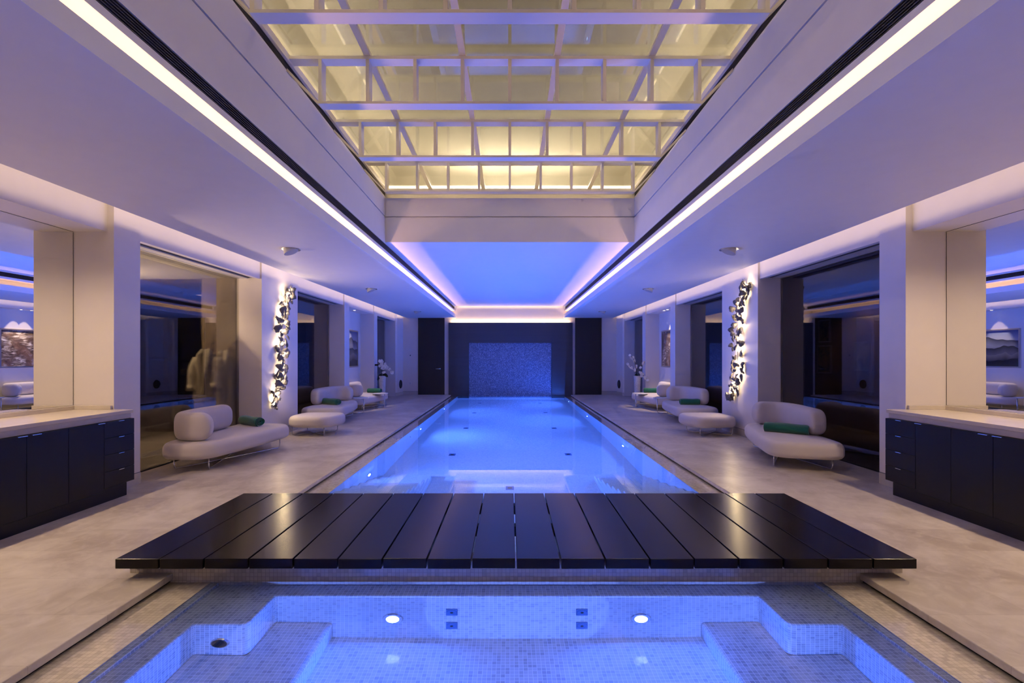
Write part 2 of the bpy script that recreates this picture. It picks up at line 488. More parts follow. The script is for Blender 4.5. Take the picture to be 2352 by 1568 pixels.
pool = thing('swimming_pool', (AX, 11.0, -1.53), 'long rectangular pool lined in small white mosaic beyond the dark bridge', 'swimming pool')
def w2l(bm, o):
    bmesh.ops.translate(bm, verts=bm.verts[:], vec=-Vector(o.location)); return bm
bm = nb()
PW = 2.06
box(bm, px(-PW-.25), px(-PW), 3.40, YE, -1.6, -.075); box(bm, px(PW), px(PW+.25), 3.40, YE, -1.6, -.075)
box(bm, px(-PW), px(PW), 3.41, YE, -1.6, -1.53); box(bm, px(-PW), px(PW), YE+.002, YE+.1, -1.6, -.052)
obj('basin', w2l(bm, pool), M['pooltile'], pool)
for s in (-1, 1):
    bm = nb(); box(bm, px(s*PW), px(s*2.335), 3.40, YE, -.085, -.064)
    obj('gutter', w2l(bm, pool), M['gutter'], pool)
for s in (-1, 1):
    bm = nb()
    ys = (5.58, 5.88, 6.19, 6.53, 6.90, 7.21, 7.52); zs = (-.17, -.36, -.55, -.75, -.95, -1.15, -1.36)
    for y, z in zip(ys, zs):
        xo = px(s*PW); xi = px(s*1.26)
        box(bm, xo, xi, 3.40, y, z-.21 if z > -1.3 else -1.53, z)
    obj('steps', w2l(bm, pool), M['pooltile'], pool, bevel=.02, seg=3)
bm = nb()
v = [bm.verts.new(p) for p in ((px(-PW), 3.40, -.06), (px(PW), 3.40, -.06), (px(PW), YE, -.06), (px(-PW), YE, -.06))]
bm.faces.new(v)
WATER = []
w = obj('pool_water', bm, M['water'], recalc=False); tag(w, 'still clear blue-lit water filling the long pool beyond the bridge', 'water')

spa = thing('spa_pool', (AX, 2.0, -.72), 'white mosaic spa basin with benches in front of the dark bridge', 'spa pool')
bm = nb()
YF = .8
outer = [(px(-2.05), 3.27), (px(2.05), 3.27), (px(2.05), YF-.1), (px(1.86), YF-.1), (px(1.86), 2.77), (px(1.55), 2.77), (px(1.55), 3.10), (px(-1.55), 3.10), (px(-1.55), 2.77), (px(-1.86), 2.77), (px(-1.86), YF-.1), (px(-2.05), YF-.1)]
def rnd_some(pts, idx, r):
    out = []
    n = len(pts)
    for i in range(n):
        if i in idx:
            p = Vector(pts[i]); a = (Vector(pts[i-1])-p).normalized(); b = (Vector(pts[(i+1) % n])-p).normalized()
            for k in range(6):
                t = k/5; q = (p+a*r)*(1-t)**2 + p*2*t*(1-t) + (p+b*r)*t*t; out.append((q.x, q.y))
        else: out.append(pts[i])
    return out
prism(bm, rnd_some(outer, (5, 8), .05), -.72, -.115)
obj('ledge', w2l(bm, spa), M['tile'], spa, bevel=.016, seg=3)
bm = nb(); box(bm, px(-1.9), px(1.9), YF-.1, 3.12, -.72, -.655); box(bm, px(-2.05), px(2.05), YF-.25, YF-.1, -.72, -.07)
obj('basin_floor', w2l(bm, spa), M['tile'], spa)
for s in (-1, 1):
    bm = nb()
    b = [(px(s*1.87), YF-.1), (px(s*1.18), YF-.1), (px(s*1.18), 3.11), (px(s*1.56), 3.11), (px(s*1.56), 2.78), (px(s*1.87), 2.78)]
    prism(bm, b, -.66, -.475)
    obj('bench', w2l(bm, spa), M['tile'], spa, bevel=.025, seg=3)
for s in (-1, 1):
    bm = nb(); box(bm, px(s*2.0), px(s*2.055), YF-.1, 3.25, -.40, -.078)
    obj('weir', w2l(bm, spa), M['tile'], spa, bevel=.006)
    bm = nb(); box(bm, px(s*2.053), px(s*2.335), YF-.4, 3.25, -.09, -.064)
    obj('gutter', w2l(bm, spa), M['gutter'], spa)
bm = nb()
v = [bm.verts.new(p) for p in ((px(-2.053), YF-.1, -.06), (px(2.053), YF-.1, -.06), (px(2.053), 3.25, -.06), (px(-2.053), 3.25, -.06))]
bm.faces.new(v)
w = obj('spa_water', bm, M['spawater'], recalc=False); tag(w, 'shallow clear blue water filling the mosaic spa in the foreground', 'water')
bm = nb(); box(bm, -2.555, 2.64, 3.25, 3.40, 0.0005, .078); box(bm, px(-2.33), px(2.33), 3.25, 3.40, -1.55, .0005)
struct('wall_bridge', bm, M['gutter'])

# bridge
bridge = thing('bridge', (0.04, 3.88, .078), 'low dark timber plank bridge across the pool between spa and swimming pool', 'bridge')
x0 = -2.56; pitch = 5.20/18
for i in range(18):
    bm = nb(); j = R.uniform(-.003, .003)
    box(bm, x0+i*pitch+.005-.04, x0+(i+1)*pitch-.005-.04, 3.13-3.88+R.uniform(-.004, .004), 4.64-3.88, .002, .067+j*.3)
    o = obj('plank', bm, M['plank'], bridge, bevel=.004)
for yy in (3.95, 4.50):
    bm = nb(); box(bm, -2.5-.04, 2.58-.04, yy-3.88-.04, yy-3.88+.04, -.0775, .002)
    obj('joist', bm, M['bronze'], bridge)

def disc(bm, c, n, r, r2=None, th=.01, k=24):
    n = Vector(n).normalized(); u, w = frame_of(n); c = Vector(c)
    a = [bm.verts.new(c+(u*math.cos(2*PI*i/k)+w*math.sin(2*PI*i/k))*r) for i in range(k)]
    b = [bm.verts.new(c+n*th+(u*math.cos(2*PI*i/k)+w*math.sin(2*PI*i/k))*(r2 or r*.94)) for i in range(k)]
    for i in range(k): bm.faces.new((a[i], a[(i+1) % k], b[(i+1) % k], b[i]))
    bm.faces.new(b); bm.faces.new(a[::-1]); return bm

# lamps below the water
def pool_lamp(loc, n, power, label, group, r=.085):
    t = thing('underwater_lamp', loc, label, 'pool light', group)
    n = Vector(n)
    bm = nb(); disc(bm, (0, 0, 0), n, r, r*.9, .008); obj('bezel', bm, M['steel'], t)
    bm = nb(); disc(bm, n*.0085, n, r*.62, r*.58, .004); obj('lens', bm, M['lens'], t)
    L = area('underwater_beam', Vector(loc)+n*.02, n+Vector((0, 0, .22 if abs(n.x) > .5 else .1)), r*1.1, r*1.1, power, BLUE, (0, 1, 0) if abs(n.x) > .5 else (1, 0, 0), 'DISK', 180, mis=False)
    if abs(n.y) > .5: L.data.color = SPAB
PL = 170.
for i, (y, z) in enumerate(((6.90, -.74), (10.87, -.72), (14.8, -.72), (18.0, -.74))):
    if i < 3: pool_lamp((px(-PW)+.001, y, z), (1, 0, 0), PL, ('round underwater lamp in the left pool wall above the left steps', 'round underwater lamp in the left pool wall, second from the bridge', 'round underwater lamp in the left pool wall, farthest from the bridge')[i], 'left pool wall lamps')
for i, (y, z) in enumerate(((8.95, -.74), (13.1, -.74), (17.2, -.74))):
    pool_lamp((px(PW)-.001, y, z), (-1, 0, 0), PL, ('round underwater lamp in the right pool wall nearest the bridge', 'round underwater lamp halfway along the right pool wall', 'round underwater lamp in the right pool wall near the far feature panel')[i], 'right pool wall lamps')
SL = 30.
for s, nm in ((-1, 'left'), (1, 'right')):
    pool_lamp((px(s*.795), 3.099, -.415), (0, -1, 0), SL, 'round bright lamp under water in the spa back wall, %s of the jets' % nm, 'spa wall lamps', .068)
for s in (-1, 1):
    area('unseen_spa_lamp', (px(s*.9), YF-.05, -.42), (0, 1, .05), .12, .12, 17, (.18, .30, 1.), (1, 0, 0), 'DISK', 75, mis=False)  # out of view, added in the near wall to light the spa back wall
# square jets
for s, nm in ((-1, 'left'), (1, 'right')):
    for z, lv in ((-.325, 'upper'), (-.495, 'lower')):
        t = thing('spa_jet', (px(s*.417), 3.099, z), '%s blue square jet plate of the %s pair in the spa back wall' % (lv, nm), 'spa jet', 'square spa jets')
        bm = nb(); box(bm, -.037, .037, -.006, 0, -.042, .042); obj('plate', bm, M['jet'], t, bevel=.003)
        bm = nb(); disc(bm, (0, -.0062, 0), (0, -1, 0), .034, .031, .003); obj('ring', bm, M['jet'], t)
        bm = nb(); disc(bm, (0, -.0094, 0), (0, -1, 0), .010, .009, .002); obj('nozzle', bm, M['black'], t)
t = thing('suction_grate', (px(-1.705), 2.769, -.335), 'round dark suction grate in the stepped spa wall at left', 'drain')
bm = nb(); disc(bm, (0, 0, 0), (0, -1, 0), .055, .05, .01); obj('rim', bm, M['steel'], t)
bm = nb(); disc(bm, (0, -.0105, 0), (0, -1, 0), .045, .04, .004); obj('cover', bm, M['black'], t)
# floor drains
for x, y, lb in ((-1.08, 9.07, 'left one of the first pair beyond the steps'), (1.10, 9.10, 'right one of the first pair beyond the steps'), (-1.08, 11.9, 'left one of the second pair'), (1.09, 11.9, 'right one of the second pair'),
              (-1.08, 14.75, 'left one of the third pair'), (1.09, 14.8, 'right one of the third pair'), (0.0, 7.12, 'single one on the centre line nearest the bridge'), (-1.09, 17.5, 'left one of the farthest pair'), (1.09, 17.5, 'right one of the farthest pair')):
    t = thing('floor_inlet', (x, y, -1.5295), 'dark square pool floor inlet, ' + lb, 'pool inlet', 'square inlets in the pool floor')
    bm = nb(); box(bm, -.06, .06, -.08, .08, 0, .006); obj('plate', bm, M['jet'], t)
    bm = nb(); box(bm, -.03, .03, -.04, .04, .006, .009); obj('cap', bm, M['black'], t)

# ------------------------------------------------------------------ shell : side walls, windows, ceilings
def sbox(bm, s, xa, xb, y0, y1, z0, z1, mi=0): box(bm, s*xa, s*xb, y0, y1, z0, z1, mi)
for nm, s in SIDES:
    bm = nb()
    HZ = 3.2
    for a, b in (P1, P2, P3, P4): sbox(bm, s, 4.26, 4.70, a, b, 0, HZ)
    # P1 outward, closing the vanity niche
    sbox(bm, s, 4.70, 5.0, P1[0], P1[1], 0, HZ)
    # chamfered far corner
    pts = [(s*4.68, W3[1]), (s*4.27, W3[1]), (s*4.21, W3[1]+.05), (s*4.14, YE), (s*4.68, YE)]
    prism(bm, pts, 0, HZ)
    # picture niche
    sbox(bm, s, 4.69, 4.80, NI[0], NI[1], 0, HZ); sbox(bm, s, 4.29, 4.70, NI[0], NI[1], 2.80, HZ)
    # window heads
    for a, b in (W1, W2, W3):
        sbox(bm, s, 4.29, 4.35, a, b, 2.795, HZ); sbox(bm, s, 4.35, 4.68, a, b, 2.86, HZ)
    # vanity beam
    sbox(bm, s, 4.33, 4.72, YB, P1[0], 2.80, HZ)
    sbox(bm, s, 4.70, 4.80, YB, P1[0], 0, HZ)
    # trough roof and back
    sbox(bm, s, 3.86, 4.35, YB, YE, HZ, HZ+.05); sbox(bm, s, 3.86, 3.88, YB, YE, 3.0, HZ)
    struct('wall_'+nm, bm, M['white'])
    # curtain track soffits
    for i, (a, b) in enumerate((W1, W2, W3)):
        bm = nb()
        sbox(bm, s, 4.35, 4.40, a, b, 2.805, 2.86); sbox(bm, s, 4.50, 4.62, a, b, 2.80, 2.86); sbox(bm, s, 4.64, 4.67, a, b, 2.80, 2.86)
        o = struct('trim_%s' % (nm), bm, M['soft'])
        bm = nb(); sbox(bm, s, 4.40, 4.50, a, b, 2.845, 2.86); sbox(bm, s, 4.43, 4.44, a, b, 2.81, 2.845); sbox(bm, s, 4.47, 4.475, a, b, 2.81, 2.845); sbox(bm, s, 4.62, 4.64, a, b, 2.81, 2.86)
        obj('curtain_track', bm, M['track'], o)
    # glass
    for i, (a, b) in enumerate((W1, W2, W3)):
        bm = nb(); sbox(bm, s, 4.650, 4.658, a, b, .012, 2.80)
        o = struct('window_%d' % (i+1+(0 if s < 0 else 3)), bm, M['glass'])
        bm = nb(); sbox(bm, s, 4.645, 4.663, a, b, 0.0, .012); obj('floor_channel', bm, M['bronze'], o)
    # skirting with shadow line
    bm = nb()
    for a, b in (P1, P2, P3, P4): sbox(bm, s, 4.255, 4.27, a-.0, b+.0, 0, .125)
    sbox(bm, s, 4.68, 4.692, NI[0], NI[1], 0, .125)
    prism(bm, [(s*4.262, W3[1]+.003), (s*4.202, W3[1]+.05), (s*4.132, YE), (s*4.2, YE), (s*4.3, W3[1]+.003)], 0, .125)
    sbox(bm, s, 3.56, 4.15, YE-.012, YE, 0, .125)
    struct('baseboard_'+nm, bm, M['skirting'])
    bm = nb()
    for a, b in (P1, P2, P3, P4): sbox(bm, s, 4.2585, 4.27, a, b, .125, .133)
    sbox(bm, s, 3.56, 4.15, YE-.004, YE, .125, .133)
    struct('trim_2', bm, M['track'])
    # side ceiling with lip
    bm = nb()
    sbox(bm, s, 2.10, 4.0, YB, YE, ZC, ZC+.02); sbox(bm, s, 2.085, 2.10, YB, YE, ZC, 3.10); sbox(bm, s, 3.985, 4.0, YB, YE, ZC+.02, ZC+.06)
    sbox(bm, s, 2.10, 2.46, YB, YE, ZC+.02, 3.0)
    struct('ceiling', bm, M['ceil'])
    # cove slot above the lip
    bm = nb()
    sbox(bm, s, 2.44, 2.46, YB, YE, 3.0, 3.25); sbox(bm, s, 2.13, 2.46, YB, YE, 3.235, 3.275); sbox(bm, s, 2.13, 2.16, YB, YE, 3.275, 3.285); sbox(bm, s, 2.17, 2.19, YB, YE, 3.275, 3.42)
    sbox(bm, s, 2.13, 2.16, YB, YE, 3.39, 3.425)
    struct('trim_3', bm, M['ceil'])
    # linear air grille in the slot face
    g = thing('air_grille', (s*2.13, 8.6, 3.285), 'long black slotted air grille above the %s ceiling light cove' % nm, 'air vent', 'long grilles above the light coves')
    bm = nb(); box(bm, s*.03, s*.045, YB+.05-8.6, YE-.14-8.6, 0, .105); obj('backing', bm, M['grille'], g)
    for k in range(6):
        bm = nb(); box(bm, s*.002, s*.024, YB+.05-8.6, YE-.14-8.6, .006+k*.0177, .010+k*.0177); obj('slat', bm, M['slat'], g)
    # rooflight upstand
    bm = nb()
    YU = 8.27
    sbox(bm, s, 2.13, 2.16, -1.2, YU, 3.425, 3.84); sbox(bm, s, 2.13, 2.16, -1.2, YU, 3.86, 4.17); sbox(bm, s, 2.155, 2.18, -1.2, YU, 3.83, 3.87)
    sbox(bm, s, 2.155, 2.49, -1.2, 9.62, 4.14, 4.165)
    sbox(bm, s, 2.47, 2.49, -1.2, 9.62, 4.165, 4.63); sbox(bm, s, 2.44, 2.49, -1.2, 9.62, 4.72, 4.80)
    struct('wall_upstand_'+nm, bm, M['white'])
    g = thing('roof_grille', (s*2.47, 3.6, 4.63), 'dark slotted grille along the %s edge of the glazed roof' % nm, 'air vent', 'slotted grilles beside the glazed roof')
    bm = nb(); box(bm, s*.02, s*.03, -4.8, 5.98, 0, .09); obj('backing', bm, M['grille'], g)
    for k in range(5):
        bm = nb(); box(bm, s*.0, s*.015, -4.8, 5.98, .006+k*.018, .010+k*.018); obj('slat', bm, M['slat'], g)

# raised ceiling, rooflight end wall, end wall, back wall
bm = nb(); box(bm, -2.13, 2.13, 8.29, 18.60, 3.417, 3.45); struct('ceiling', bm, M['ceil'])
bm = nb(); box(bm, -2.2, 2.2, 18.45, YE, 3.56, 3.6); box(bm, -2.2, 2.2, 18.43, 18.45, 3.45, 3.6); struct('trim_3', bm, M['ceil'])
bm = nb()
box(bm, -2.13, 2.13, 8.27, 8.29, 3.417, 3.84); box(bm, -2.13, 2.13, 8.27, 8.29, 3.86, 4.17); box(bm, -2.16, 2.16, 8.288, 8.30, 3.83, 3.87)
box(bm, -2.49, 2.49, 8.288, 9.62, 4.14, 4.165); box(bm, -2.49, 2.49, 9.60, 9.62, 4.165, 4.80)
struct('wall_upstand_end', bm, M['white'])
bm = nb(); box(bm, -4.7, 4.7, YE, YE+.1, -.05, 3.6); struct('wall_end', bm, M['white'])
bm = nb(); box(bm, -7.6, 7.6, YB-.1, YB, -.05, 3.6); box(bm, -2.5, 2.5, -1.3, -1.2, 3.4, 4.8); box(bm, -2.5, 2.5, YB, -1.2, 3.417, 3.45); struct('wall_back', bm, M['white'])
# lantern above the glass
bm = nb()
for s in (-1, 1): sbox(bm, s, 2.62, 2.7, -1.3, 11.2, 4.75, 5.66)
box(bm, -2.7, 2.7, 11.12, 11.2, 4.75, 5.66); box(bm, -2.7, 2.7, -1.3, -1.22, 4.75, 5.66); box(bm, -2.7, 2.7, -1.3, 11.2, 5.60, 5.66)
box(bm, -2.7, 2.7, 9.62, 11.2, 4.75, 4.80)
for s in (-1, 1): sbox(bm, s, 2.49, 2.7, -1.3, 9.7, 4.75, 4.80)
struct('ceiling_lantern', bm, M['lantern'])
# trusses
truss0 = None
TY = (2.51, 3.93, 5.34, 6.77, 8.19)
tl = ('cream glazed-roof truss directly above the spa, out toward the viewer', 'nearest visible cream roof truss under the glazed roof', 'second visible cream roof truss under the glazed roof', 'third visible cream roof truss under the glazed roof', 'farthest cream roof truss beside the upstand end wall')
for i, y in enumerate(TY):
    if i == 0: continue
    if truss0 is None:
        t = thing('roof_truss', (0, y, 4.25), tl[i], 'roof truss', 'roof trusses')
        bm = nb(); box(bm, -2.12, 2.12, 0, .135, 0, .028); obj('bottom_chord', bm, M['truss'], t)
        bm = nb(); box(bm, -2.465, 2.465, 0, .135, .495, .53); obj('top_chord', bm, M['truss'], t)
        for s in (-1, 1):
            bm = nb()
            vs = [(s*2.12, 0), (s*2.465, .36), (s*2.465, .395), (s*2.12, .028)]
            a = [bm.verts.new((x, 0, z)) for x, z in vs]; b = [bm.verts.new((x, .135, z)) for x, z in vs]
            for k in range(4): bm.faces.new((a[k], a[(k+1) % 4], b[(k+1) % 4], b[k]))
            bm.faces.new(a); bm.faces.new(b[::-1]); obj('strut', bm, M['truss'], t)
        for k in range(-4, 5):
            bm = nb(); box(bm, k*.525-.018, k*.525+.018, .004, .131, .028, .495); obj('post', bm, M['truss'], t)
        truss0 = t
    else:
        t = copy_tree(truss0); t.location = (0, y, 4.25); t['label'] = tl[i]
rl = ('cream roof rafter farthest left under the glass', 'cream roof rafter left of centre under the glass', 'cream roof rafter right of centre under the glass', 'cream roof rafter farthest right under the glass')
for k, lb in zip((-3, -1, 1, 3), rl):
    bm = nb(); box(bm, k*.525-.035, k*.525+.035, 1.5, 9.6, 4.781, 4.818)
    o = obj('rafter', bm, M['truss']); tag(o, lb, 'rafter', 'roof rafters')
bm = nb(); box(bm, -2.49, 2.49, -1.25, 9.62, 4.825, 4.833); struct('window_7', bm, M['roofglass'])
# light lines in the lantern
for s, segs in ((-1, ((5.7, 6.41), (6.86, 7.07), (7.24, 7.5), (8.70, 8.95))), (1, ((5.7, 6.35), (6.88, 7.07), (7.24, 7.42), (7.72, 7.92), (8.72, 8.95)))):
    for i, (a, b) in enumerate(segs):
        t = obj('light_line', box(nb(), s*2.19-.012, s*2.19+.012, a, b, 5.588, 5.6), M['led'])
        tag(t, 'thin bright light line above the roof glass at %s, %s from the viewer' % ('left' if s < 0 else 'right', ('nearest', 'second', 'third', 'fourth', 'fifth')[i]), 'ceiling light', 'light lines above the roof glass')

# ------------------------------------------------------------------ end wall : doors and feature panel
for i, s in enumerate((-1, 1)):
    bm = nb(); sbox(bm, s, 2.53, 3.55, YE-.04, YE+.01, 0, 2.985)
    d = struct('door_%d' % (i+1), bm, M['door'])
    if s < 0:
        bm = nb(); box(bm, -3.46, -2.58, YE-.046, YE-.039, .008, 2.37); obj('leaf', bm, M['door'], d)
        bm = nb(); tube(bm, [(-2.70, YE-.046, 1.0), (-2.70, YE-.10, 1.0), (-2.86, YE-.10, 1.0)], .011, 10); disc(bm, (-2.70, YE-.046, 1.0), (0, -1, 0), .026, .024, .008)
        obj('handle', bm, M['chrome'], d, smooth=True)
fp = thing('feature_panel', (.03, YE-.003, -.05), 'dark slate wall panel framing a blue mosaic recess at the pool far end', 'wall panel')
bm = nb()
for a, b, c, d_ in ((-2.36, -1.58, -.7, 2.774), (1.62, 2.42, -.7, 2.774), (-1.58, 1.62, 2.0, 2.774)): box(bm, a-.03, b-.03, -.15, -.0, c+.05, d_+.05)
obj('surround', bm, M['slate'], fp)
bm = nb(); box(bm, -1.61, 1.59, -.05, 0, -.5, 2.05); obj('mosaic_recess', bm, M['mosaic'], fp)

# switch plates, speakers
t = thing('thermostat', (-3.86, YE-.001, 1.73), 'small white wall control above a switch, left of the black door', 'wall control')
bm = nb(); box(bm, -.045, .045, -.012, 0, -.045, .045); obj('cover', bm, M['plastic'], t, bevel=.004)
t = thing('light_switch', (-3.86, YE-.001, 1.52), 'white switch plate with dark centre left of the black door', 'switch')
bm = nb(); box(bm, -.045, .045, -.01, 0, -.045, .045); obj('plate', bm, M['plastic'], t, bevel=.004)
bm = nb(); box(bm, -.016, .016, -.014, -.01, -.022, .022); obj('rocker', bm, M['black'], t)
t = thing('wall_socket', (-3.86, YE-.001, .44), 'white wall socket low on the wall left of the black door', 'socket')
bm = nb(); box(bm, -.045, .045, -.01, 0, -.045, .045); obj('plate', bm, M['plastic'], t, bevel=.004)
bm = nb(); disc(bm, (0, -.0105, 0), (0, -1, 0), .03, .028, .003); obj('insert', bm, M['soft'], t)
for nm, s in SIDES:
    n = Vector((-s*.995, -.099, 0)); n.normalize()
    n = Vector((-s*.65, -.065, 0)).normalized()
    t = thing('wall_speaker', (s*4.168, 18.44, .42), 'round dark speaker low on the far %s corner pier' % nm, 'speaker', 'round wall speakers')
    bm = nb(); disc(bm, (0, 0, 0), n, .165, .15, .02, 32); obj('rim', bm, M['black'], t)
    bm = nb(); disc(bm, n*.0205, n, .13, .12, .008, 32); obj('cone', bm, M['dark'], t)

# ------------------------------------------------------------------ rooms behind the windows
bm = nb()
box(bm, -5.28, -4.66, 8.30, 8.42, 0, 2.81); struct('wall_robe', bm, M['tan'])
bm = nb(); box(bm, -5.10, -4.66, 12.45, 12.6, 0, 2.81); box(bm, -5.05, -4.66, 15.40, 15.53, 0, 2.81); box(bm, -7.6, -4.66, 18.02, 18.1, 0, 2.81); struct('wall_gym', bm, M['umber'])
bm = nb(); box(bm, -7.7, -7.6, 5.2, 18.1, 0, 2.9); box(bm, -7.6, -6.2, 12.4, 12.5, 0, 2.81); struct('wall_gym_back', bm, M['dark'])
bm = nb(); box(bm, -7.7, -5.0, 5.2, 5.3, 0, 2.9); struct('wall_corridor', bm, M['cream'])
bm = nb(); box(bm, -7.7, -4.68, 5.2, 8.42, 2.81, 2.86); struct('ceiling', bm, M['cream'])
bm = nb(); box(bm, -7.7, -4.68, 8.42, 18.1, 2.81, 2.86); box(bm, 4.68, 7.1, 5.2, 18.1, 2.81, 2.86); struct('ceiling', bm, M['umber'])
bm = nb()
for y in (8.24, 12.4, 15.4): box(bm, 4.66, 5.05, y+.06, y+.2, 0, 2.81)
struct('wall_lounge', bm, M['umber'])
bm = nb(); box(bm, 7.0, 7.1, 5.2, 18.1, 0, 2.9); box(bm, 5.0, 7.1, 5.2, 5.3, 0, 2.9); box(bm, 4.66, 7.1, 18.02, 18.1, 0, 2.9); struct('wall_lounge_back', bm, M['umber'])
for i, (y, z, w_, h_, bg, fg, lb) in enumerate(((9.62, 1.47, .40, .58, (.5, .47, .46), (.12, .12, .18), 'pale framed poster with dark diagonal drawing on the dim lounge wall behind right glass'),
      (8.95, 1.47, .40, .58, (.45, .18, .07), (.10, .05, .04), 'orange framed poster nearest the viewer on the dim lounge wall behind right glass'),
      (10.75, 1.40, .46, .62, (.35, .22, .08), (.05, .05, .05), 'ochre poster with black strokes, lower one of two on the dim lounge wall'),
      (10.75, 2.03, .38, .50, (.30, .16, .07), (.08, .05, .04), 'brown poster, upper one of two on the dim lounge wall'))):
    t = thing('poster', (6.998, y, z), lb, 'poster', 'posters in the dim lounge')
    bm = nb(); box(bm, -.02, 0, -w_/2, w_/2, -h_/2, h_/2); obj('poster_frame', bm, M['frame'], t)
    bm = nb(); box(bm, -.023, -.0202, -w_/2+.025, w_/2-.025, -h_/2+.025, h_/2-.025); obj('print', bm, poster_mat('poster_print', bg, fg, i*1.7), t)

# robes, hooks
for i, (x, lb) in enumerate(((-5.06, 'chrome wall hook above the left bathrobe'), (-4.89, 'chrome wall hook above the right bathrobe'), (-4.72, 'empty chrome wall hook nearest the window glass'))):
    t = thing('robe_hook', (x, 8.3005, 1.68), lb, 'hook', 'robe hooks')
    bm = nb(); disc(bm, (0, 0, 0), (0, -1, 0), .014, .013, .006); obj('rose', bm, M['chrome'], t)
    bm = nb(); tube(bm, [(0, -.006, 0), (0, -.05, 0), (0, -.06, .02)], .006, 8); obj('peg', bm, M['chrome'], t, smooth=True)
def robe(name, x, y, hook_z, width, hem, label, seed, sleeve, arms=(-1, 1)):
    rr = random.Random(seed)
    t = thing('bathrobe', (x, y, hem), label, 'bathrobe', 'hanging bathrobes')
    H = hook_z - .10 - hem
    ph = [rr.uniform(0, 6) for _ in range(4)]
    bm = nb(); n = 56; rows = 26; rings = []
    for j in range(rows+1):
        u = j/rows; z = H*u
        wv = width*(.5+.06*math.sin(u*2.2)) if u < .82 else width*.5*(1-.72*((u-.82)/.18)**1.6)
        dv = .085+.035*(1-u) if u < .8 else .085*(1-.45*((u-.8)/.2))
        ring = []
        for k in range(n):
            a = 2*PI*k/n
            fold = (1-u)**.6*(.034*math.sin(5*a+ph[0]+u*1.5)+.022*math.sin(9*a+ph[1]-u)+.008*math.sin(15*a+ph[2]))
            ring.append(bm.verts.new((math.cos(a)*(wv+fold), math.sin(a)*(dv+fold*1.2)-.02, z)))
        rings.append(ring)
    for A, B in zip(rings, rings[1:]):
        for k in range(n): bm.faces.new((A[k], A[(k+1) % n], B[(k+1) % n], B[k]))
    bm.faces.new(rings[-1]); obj('body', bm, M['robe'], t, smooth=True)
    for s in arms:
        bm = nb()
        L = sleeve if s > 0 else sleeve*1.1
        pts = [(s*(width*.42), -.02, H*.90), (s*(width*.52), -.04, H*.80), (s*(width*.56), -.06, H*.80-L*.4), (s*(width*.56), -.075, H*.80-L*.8), (s*(width*.55), -.08, H*.80-L)]
        tube(bm, pts, [.07, .085, .082, .080, .085], 14); obj('sleeve', bm, M['robe'], t, smooth=True)
        bm = nb(); tube(bm, [(s*width*.55, -.08, H*.80-L-.005), (s*width*.55, -.08, H*.80-L+.09)], [.095, .09], 14); obj('cuff', bm, M['robe'], t, smooth=True)
    for s in (-1, 1):
        bm = nb(); tube(bm, [(s*.05, -.05, H*1.0), (s*.085, -.105, H*.93), (s*.07, -.13, H*.80), (s*.035, -.14, H*.66), (s*.012, -.135, H*.5), (s*.01, -.15, H*.12)], [.026, .034, .036, .034, .028, .022], 10)
        obj('lapel', bm, M['robe'], t, smooth=True)
    bm = nb(); tube(bm, [(0, .0, H+.10), (0, .0, H+.03), (-.10, 0, H-.02)], .008, 8); tube(bm, [(0, .0, H+.03), (.10, 0, H-.02)], .008, 8); obj('hanger', bm, M['umber'], t, smooth=True)
robe('bathrobe', -5.03, 8.07, 1.68, .36, .16, 'ivory bathrobe with open lapels on the left hook behind the left glass', 3, .36)
robe('bathrobe', -4.82, 8.225, 1.66, .22, .22, 'ivory bathrobe hanging on the right hook beside the window reveal', 8, .40, ())

# gym machine silhouettes
g = thing('cable_machine', (-6.75, 9.75, 0), 'dark cable exercise machine in the dim gym behind the left glass', 'exercise machine')
bm = nb(); box(bm, -.05, .05, -.08, .08, .0, 2.2); box(bm, -.35, .35, -.35, .35, 0, .06); obj('column', bm, M['bronze'], g, bevel=.01)
bm = nb(); tube(bm, [(0, 0, 1.38), (.52, -.05, 1.36)], .04, 10); tube(bm, [(0, 0, 1.38), (-.45, -.05, 1.42)], .025, 10); obj('arm', bm, M['bronze'], g)
bm = nb(); box(bm, -.07, .07, -.1, .1, 1.1, 1.75); obj('pulley_carriage', bm, M['black'], g, bevel=.01)
bm = nb(); tube(bm, [(.04, -.1, 2.15), (.04, -.1, .1)], .012, 6); obj('cable', bm, M['steel'], g)
g = thing('exercise_bench', (-6.05, 9.45, 0), 'dark padded exercise bench beside the bathrobes in the dim gym', 'exercise machine')
bm = nb(); box(bm, -.24, .3, -.25, .25, 1.10, 1.22); obj('pad', bm, M['black'], g, bevel=.03)
bm = nb(); tube(bm, [(-.08, 0, 1.1), (0, 0, .03)], .02, 8); box(bm, -.3, .3, -.3, .3, 0, .03); obj('post', bm, M['bronze'], g)
bm = nb(); tube(bm, [(.10, -.1, 1.35), (.13, -.1, 1.5), (.24, -.1, 1.62)], .035, 10); obj('handlebar', bm, M['black'], g, smooth=True)

